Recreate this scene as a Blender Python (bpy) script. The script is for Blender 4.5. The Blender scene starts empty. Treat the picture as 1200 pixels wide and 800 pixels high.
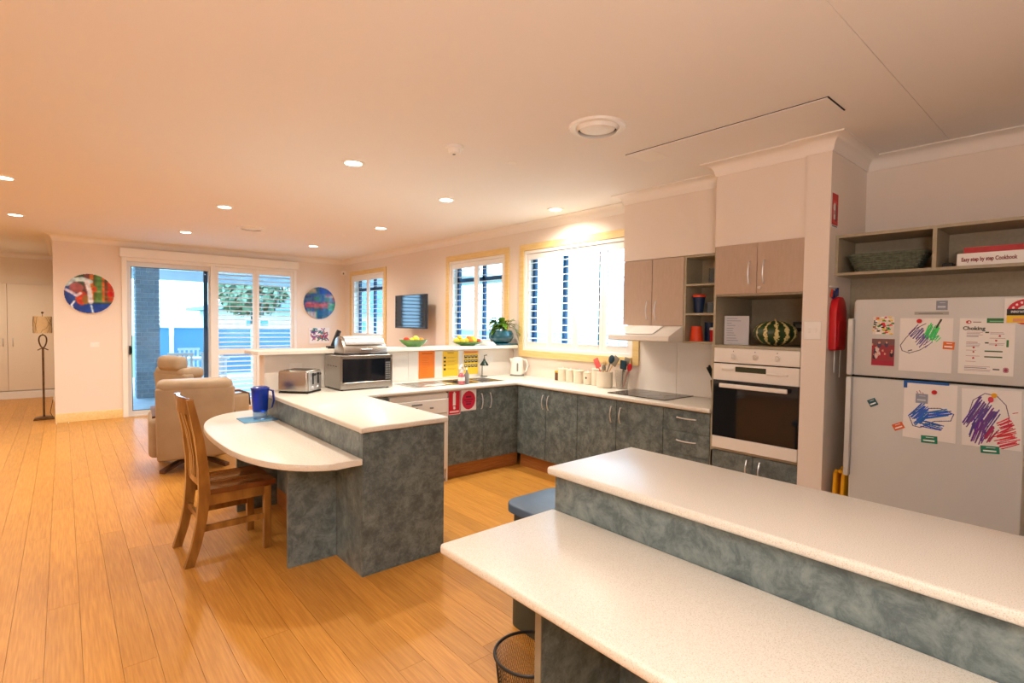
import bpy, bmesh, math, random
import numpy as np
from mathutils import Vector, Matrix, noise
random.seed(7)
sc = bpy.context.scene
C = sc.collection
pi = math.pi

# ---------------------------------------------------------------- camera
yaw, pitch, roll = 0.711, -0.0345, 0.0129
f = Vector((math.sin(yaw)*math.cos(pitch), math.cos(yaw)*math.cos(pitch), math.sin(pitch)))
r = Vector((math.cos(yaw), -math.sin(yaw), 0)); u = r.cross(f)
r2 = r*math.cos(roll)+u*math.sin(roll); u2 = -r*math.sin(roll)+u*math.cos(roll)
cam = bpy.data.objects.new('camera', bpy.data.cameras.new('camera')); C.objects.link(cam)
cam.data.sensor_width = 36; cam.data.lens = 611.82/1200*36
cam.data.clip_start = 0.05; cam.data.clip_end = 300
cam.matrix_world = Matrix(((r2.x, u2.x, -f.x, 0), (r2.y, u2.y, -f.y, 0), (r2.z, u2.z, -f.z, 1.52), (0, 0, 0, 1)))
sc.camera = cam
# ---------------------------------------------------------------- world
w = bpy.data.worlds.new('sky'); sc.world = w; w.use_nodes = True
bg = w.node_tree.nodes['Background']
bg.inputs[0].default_value = (0.42, 0.70, 1.0, 1); bg.inputs[1].default_value = 6.5
# ---------------------------------------------------------------- exposure and lamp settings
sc.view_settings.view_transform = 'Standard'; sc.view_settings.look = 'None'
sc.view_settings.gamma = 1; sc.view_settings.use_curve_mapping = False
sc.view_settings.exposure = 0.68
LAMP_W = 20.5; LAMP_COL = (1.0, 0.91, 0.77)
H = 2.71
# added unseen fill lamp behind the camera, aimed up to brighten the ceiling
fl = bpy.data.lights.new('ceiling_fill', 'AREA'); fl.energy = 75; fl.size = 0.6; fl.color = (1.0, 0.97, 0.94)
flo = bpy.data.objects.new('ceiling_fill', fl); C.objects.link(flo)
flo.location = (-1.0, -1.0, 1.75); flo.rotation_euler = (pi-0.25, 0.1, 0)

# ================================================================ materials
MATS = {}
def mat(name, col, rough=0.5, metal=0.0, spec=0.5, var=None, scale=10, stretch=(1, 1, 1), bump=0, bscale=None, detail=4,
        nrough=.5, dist=0, emit=None, estr=0, trans=0, ior=1.45, alpha=1, coat=0, rand=0, ramp=None):
    m = bpy.data.materials.new(name); m.use_nodes = True; nt = m.node_tree; N = nt.nodes; L = nt.links
    b = N['Principled BSDF']
    b.inputs['Base Color'].default_value = (*col, 1); b.inputs['Roughness'].default_value = rough
    b.inputs['Metallic'].default_value = metal; b.inputs['Specular IOR Level'].default_value = spec
    b.inputs['Transmission Weight'].default_value = trans; b.inputs['IOR'].default_value = ior
    b.inputs['Alpha'].default_value = alpha; b.inputs['Coat Weight'].default_value = coat
    if emit: b.inputs['Emission Color'].default_value = (*emit, 1); b.inputs['Emission Strength'].default_value = estr
    if var or bump or ramp:
        g = N.new('ShaderNodeNewGeometry'); mp = N.new('ShaderNodeMapping'); mp.inputs['Scale'].default_value = stretch
        L.new(g.outputs['Position'], mp.inputs['Vector'])
        nz = N.new('ShaderNodeTexNoise'); nz.inputs['Scale'].default_value = scale; nz.inputs['Detail'].default_value = detail; nz.inputs['Roughness'].default_value = nrough; nz.inputs['Distortion'].default_value = dist
        L.new(mp.outputs[0], nz.inputs['Vector'])
        if rand:
            oi = N.new('ShaderNodeObjectInfo'); ad = N.new('ShaderNodeVectorMath'); ad.operation = 'ADD'
            mu = N.new('ShaderNodeMath'); mu.operation = 'MULTIPLY'; mu.inputs[1].default_value = 50
            L.new(oi.outputs['Random'], mu.inputs[0]); L.new(g.outputs['Position'], ad.inputs[0]); L.new(mu.outputs[0], ad.inputs[1])
            L.new(ad.outputs[0], mp.inputs['Vector'])
        if var or ramp:
            cr = N.new('ShaderNodeValToRGB'); L.new(nz.outputs['Fac'], cr.inputs[0])
            if ramp:
                while len(cr.color_ramp.elements) < len(ramp): cr.color_ramp.elements.new(0.5)
                for e, (p, c) in zip(cr.color_ramp.elements, ramp): e.position = p; e.color = (*c, 1)
            else:
                cr.color_ramp.elements[0].position = .32; cr.color_ramp.elements[1].position = .68
                cr.color_ramp.elements[0].color = (*col, 1); cr.color_ramp.elements[1].color = (*var, 1)
            out = cr.outputs[0]
            if rand:
                hs = N.new('ShaderNodeHueSaturation'); mr = N.new('ShaderNodeMapRange')
                mr.inputs['To Min'].default_value = 1-rand; mr.inputs['To Max'].default_value = 1+rand
                L.new(oi.outputs['Random'], mr.inputs['Value']); L.new(mr.outputs[0], hs.inputs['Value']); L.new(out, hs.inputs['Color']); out = hs.outputs[0]
            L.new(out, b.inputs['Base Color'])
        if bump:
            bp = N.new('ShaderNodeBump'); bp.inputs['Strength'].default_value = bump; bp.inputs['Distance'].default_value = 0.005
            if bscale:
                n2 = N.new('ShaderNodeTexNoise'); n2.inputs['Scale'].default_value = bscale; L.new(g.outputs['Position'], n2.inputs['Vector']); L.new(n2.outputs['Fac'], bp.inputs['Height'])
            else: L.new(nz.outputs['Fac'], bp.inputs['Height'])
            L.new(bp.outputs[0], b.inputs['Normal'])
    MATS[name] = m
    return m
def s(r_, g_, b_):   # sRGB 0..255 to linear
    return tuple(((c/255)/12.92 if c/255 <= .04045 else ((c/255+.055)/1.055)**2.4) for c in (r_, g_, b_))
M_wall = mat('wall_paint', s(240, 227, 215), .6, bump=.03, bscale=180)
M_pier = mat('pier_paint', s(240, 226, 206), .6, bump=.03, bscale=180)
M_ceil = mat('ceiling_paint', s(244, 240, 238), .8, bump=.03, bscale=150)
M_corn = mat('cornice_paint', s(246, 238, 230), .5, bump=.02, bscale=120)
M_white = mat('white_paint', s(246, 243, 238), .35, bump=.01, bscale=60)
M_shut = mat('shutter_white', s(245, 244, 242), .35, bump=.01, bscale=60)
M_pine = mat('pine_trim', s(240, 212, 150), .35, var=s(232, 198, 130), scale=6, stretch=(8, 1, 8), coat=.2)
M_floor = mat('plank_wood', s(190, 128, 50), .38, var=s(212, 152, 70), scale=4, stretch=(30, 1.2, 1), detail=7, rand=.09, bump=.02)
M_sub = mat('floor_base', s(120, 76, 38), .8, var=s(110, 70, 34))
M_bench = mat('worktop_laminate', s(228, 223, 214), .32, ramp=[(.34, s(206, 198, 184)), (.45, s(228, 223, 213)), (.7, s(236, 232, 224))], scale=330, detail=2)
M_lam = mat('mottled_laminate', s(90, 100, 98), .38, ramp=[(.28, s(62, 72, 74)), (.44, s(88, 99, 101)), (.58, s(118, 130, 129)), (.75, s(146, 157, 155))], scale=13, detail=10, nrough=.78, dist=.25, bump=.02)
M_lamT = mat('mottled_laminate_pale', s(100, 112, 110), .35, ramp=[(.28, s(70, 82, 86)), (.44, s(96, 109, 112)), (.58, s(126, 139, 139)), (.75, s(152, 163, 161))], scale=11, detail=10, nrough=.74, dist=.4, bump=.02)
M_edge = mat('laminate_edge', s(150, 140, 118), .5, var=s(140, 130, 108), scale=20)
M_kick = mat('timber_kick', s(188, 124, 68), .35, var=s(164, 104, 54), scale=4, stretch=(2, 2, 20))
M_taupe = mat('taupe_laminate', s(196, 172, 152), .4, var=s(190, 165, 145), scale=60, stretch=(1, 1, .2))
M_shelf = mat('shelf_laminate', s(176, 164, 140), .5, var=s(168, 156, 132), scale=50)
M_chrome = mat('brushed_chrome', s(225, 226, 228), .28, metal=.75, bump=.01, bscale=200)
M_steel = mat('brushed_steel', s(190, 186, 180), .3, metal=1, var=s(175, 172, 168), scale=40, stretch=(1, 1, 30))
M_sink = mat('sink_steel', s(200, 198, 194), .2, metal=1, bump=.01, bscale=90)
M_appl = mat('appliance_white', s(240, 234, 226), .3, bump=.005, bscale=50)
M_fridge = mat('fridge_white', s(208, 208, 206), .4, bump=.03, bscale=400)
M_blackg = mat('black_glass', (.006, .008, .012), .05, spec=.6, bump=.001, bscale=4)
M_black = mat('black_plastic', (.012, .012, .014), .35, bump=.01, bscale=80)
M_dark = mat('dark_gap', (.01, .01, .01), .8, bump=.01, bscale=20)
M_grey = mat('grey_plastic', s(130, 130, 128), .5, bump=.01, bscale=80)
M_wood = mat('chair_timber', s(168, 116, 52), .3, var=s(126, 80, 30), scale=5, stretch=(4, 4, 1), detail=6, coat=.4)
M_wood2 = mat('seat_timber', s(138, 78, 38), .18, var=s(96, 50, 22), scale=5, stretch=(1.5, 14, 4), detail=6, coat=.5)
M_leather = mat('beige_leather', s(168, 146, 118), .45, var=s(158, 136, 108), scale=6, bump=.15, bscale=120)
M_dwood = mat('dark_timber', s(110, 70, 40), .35, var=s(90, 55, 30), scale=8, stretch=(1, 8, 1))
M_glass = bpy.data.materials.new('clear_glass'); M_glass.use_nodes = True; nt = M_glass.node_tree; nt.nodes.clear()
_o = nt.nodes.new('ShaderNodeOutputMaterial'); _m = nt.nodes.new('ShaderNodeMixShader'); _t = nt.nodes.new('ShaderNodeBsdfTransparent'); _g = nt.nodes.new('ShaderNodeBsdfGlossy'); _f = nt.nodes.new('ShaderNodeMath'); _f.operation = 'MULTIPLY_ADD'; _f.inputs[1].default_value = .5; _f.inputs[2].default_value = .03
_lw = nt.nodes.new('ShaderNodeLayerWeight'); _lp = nt.nodes.new('ShaderNodeMath'); _lp.operation = 'POWER'; _lp.inputs[1].default_value = 5; nt.links.new(_lw.outputs['Facing'], _lp.inputs[0]); nt.links.new(_lp.outputs[0], _f.inputs[0])
_t.inputs[0].default_value = (.90, .96, .98, 1); _g.inputs['Roughness'].default_value = .01
nt.links.new(_f.outputs[0], _m.inputs[0]); nt.links.new(_t.outputs[0], _m.inputs[1]); nt.links.new(_g.outputs[0], _m.inputs[2]); nt.links.new(_m.outputs[0], _o.inputs[0])
M_alu = mat('white_aluminium', s(225, 225, 225), .35, metal=.3, bump=.01, bscale=60)
M_navy = mat('dark_blue_frame', s(30, 70, 110), .4, bump=.01, bscale=60)
M_bronze = mat('bronze_metal', s(120, 95, 62), .4, metal=.7, var=s(96, 74, 48), scale=20)
M_shade = mat('lamp_shade_fabric', s(236, 214, 170), .8, var=s(228, 204, 158), scale=30)
M_blue = mat('blue_plastic', s(72, 98, 126), .4, var=s(64, 90, 118), scale=12, bump=.02)
M_bin = mat('dark_green_plastic', s(66, 76, 70), .5, var=s(58, 68, 62), scale=12)
M_jug = mat('blue_clear_plastic', s(40, 95, 215), .08, trans=.75, ior=1.3, bump=.001, bscale=4)
M_jugd = mat('deep_blue_plastic', s(20, 50, 140), .2, bump=.01, bscale=40)
M_water = mat('clear_plastic', s(205, 225, 245), .05, trans=.9, ior=1.3, bump=.001, bscale=4)
M_tray = mat('pale_blue_plastic', s(120, 190, 235), .2, trans=.4, bump=.001, bscale=9)
M_red = mat('red_plastic', s(214, 24, 38), .35, var=s(196, 18, 30), scale=14, bump=.05)
M_orange = mat('orange_plastic', s(232, 74, 30), .4, bump=.01, bscale=40)
M_bluecup = mat('navy_plastic', s(26, 50, 92), .35, bump=.01, bscale=40)
M_paper = mat('paper', s(244, 242, 238), .7, bump=.02, bscale=60)
M_ink = mat('dark_ink', s(60, 40, 44), .6, bump=.01, bscale=60)
M_inkred = mat('maroon_ink', s(130, 24, 40), .6, bump=.01, bscale=60)
M_inkgrey = mat('grey_ink', s(70, 78, 74), .6, bump=.01, bscale=60)
M_inkw = mat('white_ink', s(250, 250, 250), .6, bump=.01, bscale=60)
M_green = mat('green_glaze', s(66, 118, 48), .12, var=s(96, 150, 60), scale=14, coat=.5)
M_pot = mat('teal_glaze', s(20, 74, 92), .15, var=s(34, 92, 104), scale=9, coat=.6)
M_leaf = mat('leaf', s(80, 140, 44), .35, var=s(150, 190, 60), scale=26)
M_leafd = mat('leaf_dark', s(54, 100, 52), .35, var=s(84, 132, 56), scale=26)
M_yel = mat('lemon_skin', s(244, 206, 60), .4, var=s(236, 190, 44), scale=20, bump=.05)
M_apple = mat('apple_skin', s(206, 44, 30), .25, var=s(226, 110, 50), scale=12)
M_orf = mat('orange_skin', s(240, 140, 36), .4, var=s(232, 124, 26), scale=20, bump=.08)
M_cer = mat('cream_ceramic', s(240, 228, 208), .25, var=s(236, 222, 200), scale=10)
M_pink = mat('pink_soap', s(236, 130, 140), .15, trans=.4, bump=.001, bscale=9)
M_dgreen = mat('dark_green_enamel', s(24, 46, 34), .2, bump=.01, bscale=30)
M_wick = mat('grey_wicker', s(112, 118, 100), .7, var=s(80, 86, 74), scale=60)
M_book = mat('red_book', s(190, 60, 62), .5, var=s(180, 50, 54), scale=30)
M_yelp = mat('yellow_plastic', s(238, 172, 20), .4, bump=.01, bscale=40)
M_silv = mat('silicone_grey', s(130, 120, 104), .5, bump=.01, bscale=40)
M_utred = mat('coral_silicone', s(240, 100, 96), .45, bump=.01, bscale=40)
M_teal = mat('teal_silicone', s(20, 60, 78), .4, bump=.01, bscale=40)
M_beech = mat('beech', s(214, 178, 120), .5, var=s(200, 160, 104), scale=20)
M_bag = mat('clear_bag', s(240, 235, 228), .15, trans=.8, ior=1.2, bump=.2, bscale=60)
M_brick = mat('grey_brick', s(132, 146, 160), .8, var=s(158, 168, 178), scale=18, rand=.15, bump=.1)
M_mortar = mat('mortar', s(205, 210, 214), .9, bump=.1, bscale=90)
M_pave = mat('patio_concrete', s(176, 186, 196), .7, var=s(160, 172, 184), scale=3)
M_exw = mat('render_wall', s(218, 222, 224), .8, var=s(206, 212, 216), scale=2)
M_roof = mat('blue_grey_roof', s(110, 134, 158), .6, bump=.05, bscale=20)
M_tree = mat('tree_leaf', s(96, 120, 92), .7, var=s(120, 140, 110), scale=4)
M_trunk = mat('bark', s(96, 84, 72), .9, var=s(80, 70, 60), scale=20)
M_grass = mat('lawn', s(90, 112, 72), .9, var=s(104, 126, 84), scale=6)
M_exg = mat('tinted_glass', s(84, 140, 168), .1, bump=.001, bscale=5)
M_lamp = mat('lamp_diffuser', (1, 1, 1), .5, emit=(1, .86, .70), estr=14, bump=.001, bscale=5)
M_lcd = mat('oven_display', s(50, 58, 40), .2, var=s(58, 66, 46), scale=60)
mp_ = bpy.data.materials.new('print'); mp_.use_nodes = True
_a = mp_.node_tree.nodes.new('ShaderNodeVertexColor'); _a.layer_name = 'Col'
mp_.node_tree.links.new(_a.outputs[0], mp_.node_tree.nodes['Principled BSDF'].inputs['Base Color'])
mp_.node_tree.nodes['Principled BSDF'].inputs['Roughness'].default_value = .55
M_print = mp_
mg_ = mp_.copy(); mg_.name = 'glossy_print'; mg_.node_tree.nodes['Principled BSDF'].inputs['Roughness'].default_value = .12; M_gprint = mg_
# melon: striped dark green and cream rind
mm = bpy.data.materials.new('striped_rind'); mm.use_nodes = True; nt = mm.node_tree
tc = nt.nodes.new('ShaderNodeTexCoord'); gr = nt.nodes.new('ShaderNodeTexGradient'); gr.gradient_type = 'RADIAL'
mpn = nt.nodes.new('ShaderNodeMapping'); mpn.inputs['Rotation'].default_value = (pi/2, 0, 0)
mpn.inputs['Rotation'].default_value = (0, 0, 0); nt.links.new(tc.outputs['Object'], mpn.inputs[0]); nt.links.new(mpn.outputs[0], gr.inputs[0])
mu1 = nt.nodes.new('ShaderNodeMath'); mu1.operation = 'MULTIPLY'; mu1.inputs[1].default_value = 12*2*pi
nt.links.new(gr.outputs[1], mu1.inputs[0])
nn = nt.nodes.new('ShaderNodeTexNoise'); nn.inputs['Scale'].default_value = 45; nt.links.new(tc.outputs['Object'], nn.inputs[0])
mu2 = nt.nodes.new('ShaderNodeMath'); mu2.operation = 'MULTIPLY_ADD'; mu2.inputs[1].default_value = 5
nt.links.new(nn.outputs[0], mu2.inputs[0]); nt.links.new(mu1.outputs[0], mu2.inputs[2])
sn = nt.nodes.new('ShaderNodeMath'); sn.operation = 'SINE'; nt.links.new(mu2.outputs[0], sn.inputs[0])
rp = nt.nodes.new('ShaderNodeValToRGB'); nt.links.new(sn.outputs[0], rp.inputs[0])
rp.color_ramp.elements[0].position = .35; rp.color_ramp.elements[0].color = (*s(42, 66, 34), 1)
rp.color_ramp.elements[1].position = .75; rp.color_ramp.elements[1].color = (*s(226, 206, 140), 1)
nt.links.new(rp.outputs[0], nt.nodes['Principled BSDF'].inputs['Base Color']); nt.nodes['Principled BSDF'].inputs['Roughness'].default_value = .35
M_melon = mm

# ================================================================ helpers
BASE = {}
def tag(o, label=None, cat=None, group=None, kind=None):
    if label: o['label'] = label
    if cat: o['category'] = cat
    if group: o['group'] = group
    if kind: o['kind'] = kind
    return o
def thing(name, label=None, cat=None, loc=(0, 0, 0), group=None, kind=None, local=False, rotz=0, parent=None):
    o = bpy.data.objects.new(name, None); C.objects.link(o); o.location = loc; o.rotation_euler = (0, 0, rotz)
    o.empty_display_size = .05
    BASE[o.name] = Vector((0, 0, 0)) if local else Vector(loc)
    return tag(o, label, cat, group, kind)
def obj(name, bm, m, parent=None, label=None, cat=None, group=None, kind=None, smooth=True, origin=None):
    """origin: for top-level meshes, world point of the object's origin"""
    if isinstance(bm, bmesh.types.BMesh):
        if parent is not None: sh = BASE[parent.name]
        else: sh = Vector(origin) if origin else Vector((0, 0, 0))
        if sh.length: bmesh.ops.translate(bm, verts=bm.verts, vec=-sh)
        me = bpy.data.meshes.new(name); bm.normal_update(); bm.to_mesh(me); bm.free()
        if smooth:
            me.shade_smooth(); me.set_sharp_from_angle(angle=math.radians(35))
    else:
        me = bm; sh = BASE[parent.name] if parent is not None else Vector((0, 0, 0))
    ms = m if isinstance(m, (list, tuple)) else [m]
    if len(me.materials) == 0:
        for x in ms: me.materials.append(x)
    o = bpy.data.objects.new(name, me); C.objects.link(o)
    if parent is not None:
        o.parent = parent; BASE[o.name] = BASE[parent.name]
    else:
        o.location = sh; BASE[o.name] = sh
    return tag(o, label, cat, group, kind)
def copy_tree(o, parent=None):
    c = o.copy(); C.objects.link(c); c.parent = parent
    if parent is not None and 'category' in c: del c['category']
    for ch in list(o.children): copy_tree(ch, c)
    return c
def join(bm, b2):
    me = bpy.data.meshes.new('tmp'); b2.to_mesh(me); b2.free(); bm.from_mesh(me); bpy.data.meshes.remove(me)
def box(x0, x1, y0, y1, z0, z1, bev=0, seg=1, bm=None, mi=0):
    x0, x1 = sorted((x0, x1)); y0, y1 = sorted((y0, y1)); z0, z1 = sorted((z0, z1))
    b = bmesh.new(); bmesh.ops.create_cube(b, size=1)
    for v in b.verts: v.co = Vector((x0+(v.co.x+.5)*(x1-x0), y0+(v.co.y+.5)*(y1-y0), z0+(v.co.z+.5)*(z1-z0)))
    if bev: bmesh.ops.bevel(b, geom=list(b.edges), offset=bev, segments=seg, profile=.5, affect='EDGES')
    for fc in b.faces: fc.material_index = mi
    if bm is None: return b
    join(bm, b); return bm
def boxes(lst, bev=0, seg=1):
    bm = bmesh.new()
    for t in lst: box(*t, bev=bev, seg=seg, bm=bm)
    return bm
def ext(poly, z0, z1, axis='z', bev=0, seg=2, edges='top', bm=None):
    """extrude 2D polygon along axis; coords (x,y) for z, (x,z) for y, (y,z) for x"""
    b = bmesh.new()
    def P(p, t): return {'z': (p[0], p[1], t), 'y': (p[0], t, p[1]), 'x': (t, p[0], p[1])}[axis]
    lo = [b.verts.new(P(p, z0)) for p in poly]; hi = [b.verts.new(P(p, z1)) for p in poly]
    n = len(poly); ft = b.faces.new(hi); fb = b.faces.new(lo[::-1])
    for i in range(n): b.faces.new((lo[i], lo[(i+1) % n], hi[(i+1) % n], hi[i]))
    bmesh.ops.recalc_face_normals(b, faces=b.faces)
    if bev:
        es = set(ft.edges) | (set(fb.edges) if edges == 'both' else set())
        bmesh.ops.bevel(b, geom=list(es), offset=bev, segments=seg, profile=.5, affect='EDGES')
    if bm is None: return b
    join(bm, b); return bm
def lathe(prof, n=32, c=(0, 0, 0), axis='z', bm=None, sx=1, sy=1, close=False):
    b = bmesh.new() if bm is None else bm
    rings = []
    for (rr, z) in prof:
        if rr < 1e-6:
            rings.append([b.verts.new(_ax(0, 0, z, c, axis))]); continue
        rings.append([b.verts.new(_ax(rr*math.cos(2*pi*i/n)*sx, rr*math.sin(2*pi*i/n)*sy, z, c, axis)) for i in range(n)])
    fs = []
    for a, d in zip(rings[:-1], rings[1:]):
        if len(a) == 1 and len(d) == 1: continue
        for i in range(n):
            j = (i+1) % n
            if len(a) == 1: fs.append(b.faces.new((a[0], d[j], d[i])))
            elif len(d) == 1: fs.append(b.faces.new((a[i], a[j], d[0])))
            else: fs.append(b.faces.new((a[i], a[j], d[j], d[i])))
    if close:
        for rg in (rings[0], rings[-1]):
            if len(rg) > 1: fs.append(b.faces.new(rg))
    bmesh.ops.recalc_face_normals(b, faces=b.faces if bm is None else fs)
    return b
def _ax(x, y, z, c, axis):
    if axis == 'z': return (c[0]+x, c[1]+y, c[2]+z)
    if axis == 'x': return (c[0]+z, c[1]+x, c[2]+y)
    return (c[0]+x, c[1]+z, c[2]+y)
def tube(pts, rad, n=8, bm=None, cap=True):
    b = bmesh.new() if bm is None else bm
    pts = [Vector(p) for p in pts]; k = len(pts)
    rads = rad if isinstance(rad, (list, tuple)) else [rad]*k
    t0 = (pts[1]-pts[0]).normalized(); up = Vector((0, 0, 1)) if abs(t0.z) < .9 else Vector((1, 0, 0))
    nrm = t0.cross(up).normalized(); rings = []
    for i, p in enumerate(pts):
        t = (pts[min(i+1, k-1)]-pts[max(i-1, 0)]).normalized()
        nrm = (nrm-t*nrm.dot(t)).normalized(); bn = t.cross(nrm)
        rings.append([b.verts.new(p+(nrm*math.cos(2*pi*j/n)+bn*math.sin(2*pi*j/n))*rads[i]) for j in range(n)])
    fs = []
    for a, d in zip(rings[:-1], rings[1:]):
        for j in range(n): fs.append(b.faces.new((a[j], a[(j+1) % n], d[(j+1) % n], d[j])))
    if cap: fs.append(b.faces.new(rings[0][::-1])); fs.append(b.faces.new(rings[-1]))
    bmesh.ops.recalc_face_normals(b, faces=fs)
    return b
def sweep(pts, a, c, bm=None):
    """rectangular section swept along pts; a and c are half-extent vectors (or lists)"""
    b = bmesh.new() if bm is None else bm
    rings = []
    for i, p in enumerate(pts):
        p = Vector(p); A = Vector(a[i]) if isinstance(a, list) else Vector(a); Cc = Vector(c[i]) if isinstance(c, list) else Vector(c)
        rings.append([b.verts.new(p+A+Cc), b.verts.new(p-A+Cc), b.verts.new(p-A-Cc), b.verts.new(p+A-Cc)])
    fs = []
    for q, d in zip(rings[:-1], rings[1:]):
        for j in range(4): fs.append(b.faces.new((q[j], q[(j+1) % 4], d[(j+1) % 4], d[j])))
    fs.append(b.faces.new(rings[0][::-1])); fs.append(b.faces.new(rings[-1]))
    bmesh.ops.recalc_face_normals(b, faces=fs)
    return b
def ball(c, rx, ry=None, rz=None, n=16, bm=None):
    b = bmesh.new(); bmesh.ops.create_uvsphere(b, u_segments=n, v_segments=max(6, n//2), radius=1)
    ry = ry or rx; rz = rz or rx
    for v in b.verts: v.co = Vector((c[0]+v.co.x*rx, c[1]+v.co.y*ry, c[2]+v.co.z*rz))
    if bm is None: return b
    join(bm, b); return bm
def frame_mat(center, right, up):
    R_ = Vector(right).normalized(); U_ = Vector(up).normalized(); N_ = R_.cross(U_)
    return Matrix(((R_.x, U_.x, N_.x, center[0]), (R_.y, U_.y, N_.y, center[1]), (R_.z, U_.z, N_.z, center[2]), (0, 0, 0, 1)))
def slab(cells, z0, z1, rad=.012):
    """solid slab from a union of rectangles on a common grid, top and bottom outline edges rounded"""
    xs = sorted({v for c in cells for v in c[:2]}); ys = sorted({v for c in cells for v in c[2:4]})
    holes = [c for c in cells if len(c) > 4]
    b = bmesh.new(); vt = {}
    def V(x, y):
        if (x, y) not in vt: vt[(x, y)] = b.verts.new((x, y, z1))
        return vt[(x, y)]
    for i in range(len(xs)-1):
        for j in range(len(ys)-1):
            cx, cy = (xs[i]+xs[i+1])/2, (ys[j]+ys[j+1])/2
            ins = any(c[0] < cx < c[1] and c[2] < cy < c[3] for c in cells if len(c) == 4)
            hol = any(c[0] < cx < c[1] and c[2] < cy < c[3] for c in holes)
            if ins and not hol: b.faces.new((V(xs[i], ys[j]), V(xs[i+1], ys[j]), V(xs[i+1], ys[j+1]), V(xs[i], ys[j+1])))
    fs = list(b.faces); rg = bmesh.ops.extrude_face_region(b, geom=fs)
    bmesh.ops.translate(b, verts=[v for v in rg['geom'] if isinstance(v, bmesh.types.BMVert)], vec=(0, 0, z0-z1))
    bmesh.ops.recalc_face_normals(b, faces=b.faces)
    es = []
    for e in b.edges:
        if len(e.link_faces) == 2 and abs(e.link_faces[0].normal.dot(e.link_faces[1].normal)) < .1: es.append(e)
    bmesh.ops.bevel(b, geom=es, offset=rad, segments=3, profile=.5, affect='EDGES')
    return b
_txt = {}
def text_bm(st, size, align='CENTER', bold=0.0, depth=.0004):
    cu = bpy.data.curves.new('t', 'FONT'); cu.body = st; cu.size = size; cu.align_x = align; cu.align_y = 'CENTER'
    cu.offset = bold; cu.extrude = depth; cu.resolution_u = 3
    to = bpy.data.objects.new('t', cu); C.objects.link(to)
    dg = bpy.context.evaluated_depsgraph_get(); me = bpy.data.meshes.new_from_object(to.evaluated_get(dg))
    bpy.data.objects.remove(to); b = bmesh.new(); b.from_mesh(me); bpy.data.meshes.remove(me); return b
def text(st, size, center, right, up, m, parent, bold=0.0, name='lettering', off=.0012, fit=None):
    b = text_bm(st, size, bold=bold)
    if fit:
        xs = [v.co.x for v in b.verts]; wd = max(xs)-min(xs)
        for v in b.verts: v.co.x *= fit/wd
    Mx = frame_mat(center, right, up); b.transform(Matrix.Translation(Mx.col[2].to_3d()*off) @ Mx)
    return obj(name, b, m, parent, smooth=False)
# ---- raster painting -> coloured grid mesh
def canvas(W, Hh, bgc): a = np.empty((Hh, W, 3)); a[:] = np.array(bgc)/255; return a
def c_rect(a, x0, y0, x1, y1, c):
    h, w_ = a.shape[:2]; a[int(y0*h):max(int(y0*h)+1, int(y1*h)), int(x0*w_):max(int(x0*w_)+1, int(x1*w_))] = np.array(c)/255
def c_ell(a, cx, cy, rx, ry, c, ring=0):
    h, w_ = a.shape[:2]; Y, X = np.mgrid[0:h, 0:w_]; d = ((X+.5)/w_-cx)**2/rx**2+((Y+.5)/h-cy)**2/ry**2
    a[(d < 1) if not ring else ((d < 1) & (d > (1-ring)**2))] = np.array(c)/255
def c_line(a, pts, wd, c):
    h, w_ = a.shape[:2]; Y, X = np.mgrid[0:h, 0:w_]; X = (X+.5)/w_; Y = (Y+.5)/h*(h/w_)
    for (x0, y0), (x1, y1) in zip(pts[:-1], pts[1:]):
        y0_, y1_ = y0*h/w_, y1*h/w_; dx, dy = x1-x0, y1_-y0_; L2 = dx*dx+dy*dy+1e-12
        t = np.clip(((X-x0)*dx+(Y-y0_)*dy)/L2, 0, 1); d = np.hypot(X-x0-t*dx, Y-y0_-t*dy)
        a[d < wd] = np.array(c)/255
def grid_print(name, a, wid, hei, center, right, up, parent, off=.001, m=None, mask=None):
    h, w_ = a.shape[:2]; Mx = frame_mat(center, right, up)
    sh = BASE[parent.name]
    gx = (np.arange(w_+1)/w_-.5)*wid; gy = (.5-np.arange(h+1)/h)*hei
    X, Y = np.meshgrid(gx, gy); P = np.stack([X, Y, np.full_like(X, off)], -1).reshape(-1, 3)
    R3 = np.array(Mx.to_3x3()); P = P@R3.T+np.array(center)-np.array(sh)
    idx = np.arange((h+1)*(w_+1)).reshape(h+1, w_+1)
    q = np.stack([idx[1:, :-1], idx[1:, 1:], idx[:-1, 1:], idx[:-1, :-1]], -1).reshape(-1, 4)
    col = a.reshape(-1, 3)
    if mask is not None: k = mask.reshape(-1); q = q[k]; col = col[k]
    used = np.unique(q); remap = np.zeros(len(P), int); remap[used] = np.arange(len(used)); P = P[used]; q = remap[q]
    me = bpy.data.meshes.new(name); me.vertices.add(len(P)); me.vertices.foreach_set('co', P.ravel())
    me.loops.add(q.size); me.loops.foreach_set('vertex_index', q.ravel()); me.polygons.add(len(q))
    me.polygons.foreach_set('loop_start', np.arange(len(q))*4); me.update(calc_edges=True)
    at = me.color_attributes.new('Col', 'FLOAT_COLOR', 'CORNER')
    lin = np.where(col <= .04045, col/12.92, ((col+.055)/1.055)**2.4)
    rgba = np.concatenate([lin, np.ones((len(lin), 1))], 1); at.data.foreach_set('color', np.repeat(rgba, 4, axis=0).ravel())
    return obj(name, me, m or M_print, parent)
NX = (-1, 0, 0); XR = (0, -1, 0)     # for faces looking toward -x: right is -y
def flat_x(x, yc, zc, w_, h_, t=.001, bev=0): return box(x-t, x, yc-w_/2, yc+w_/2, zc-h_/2, zc+h_/2, bev=bev)
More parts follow.
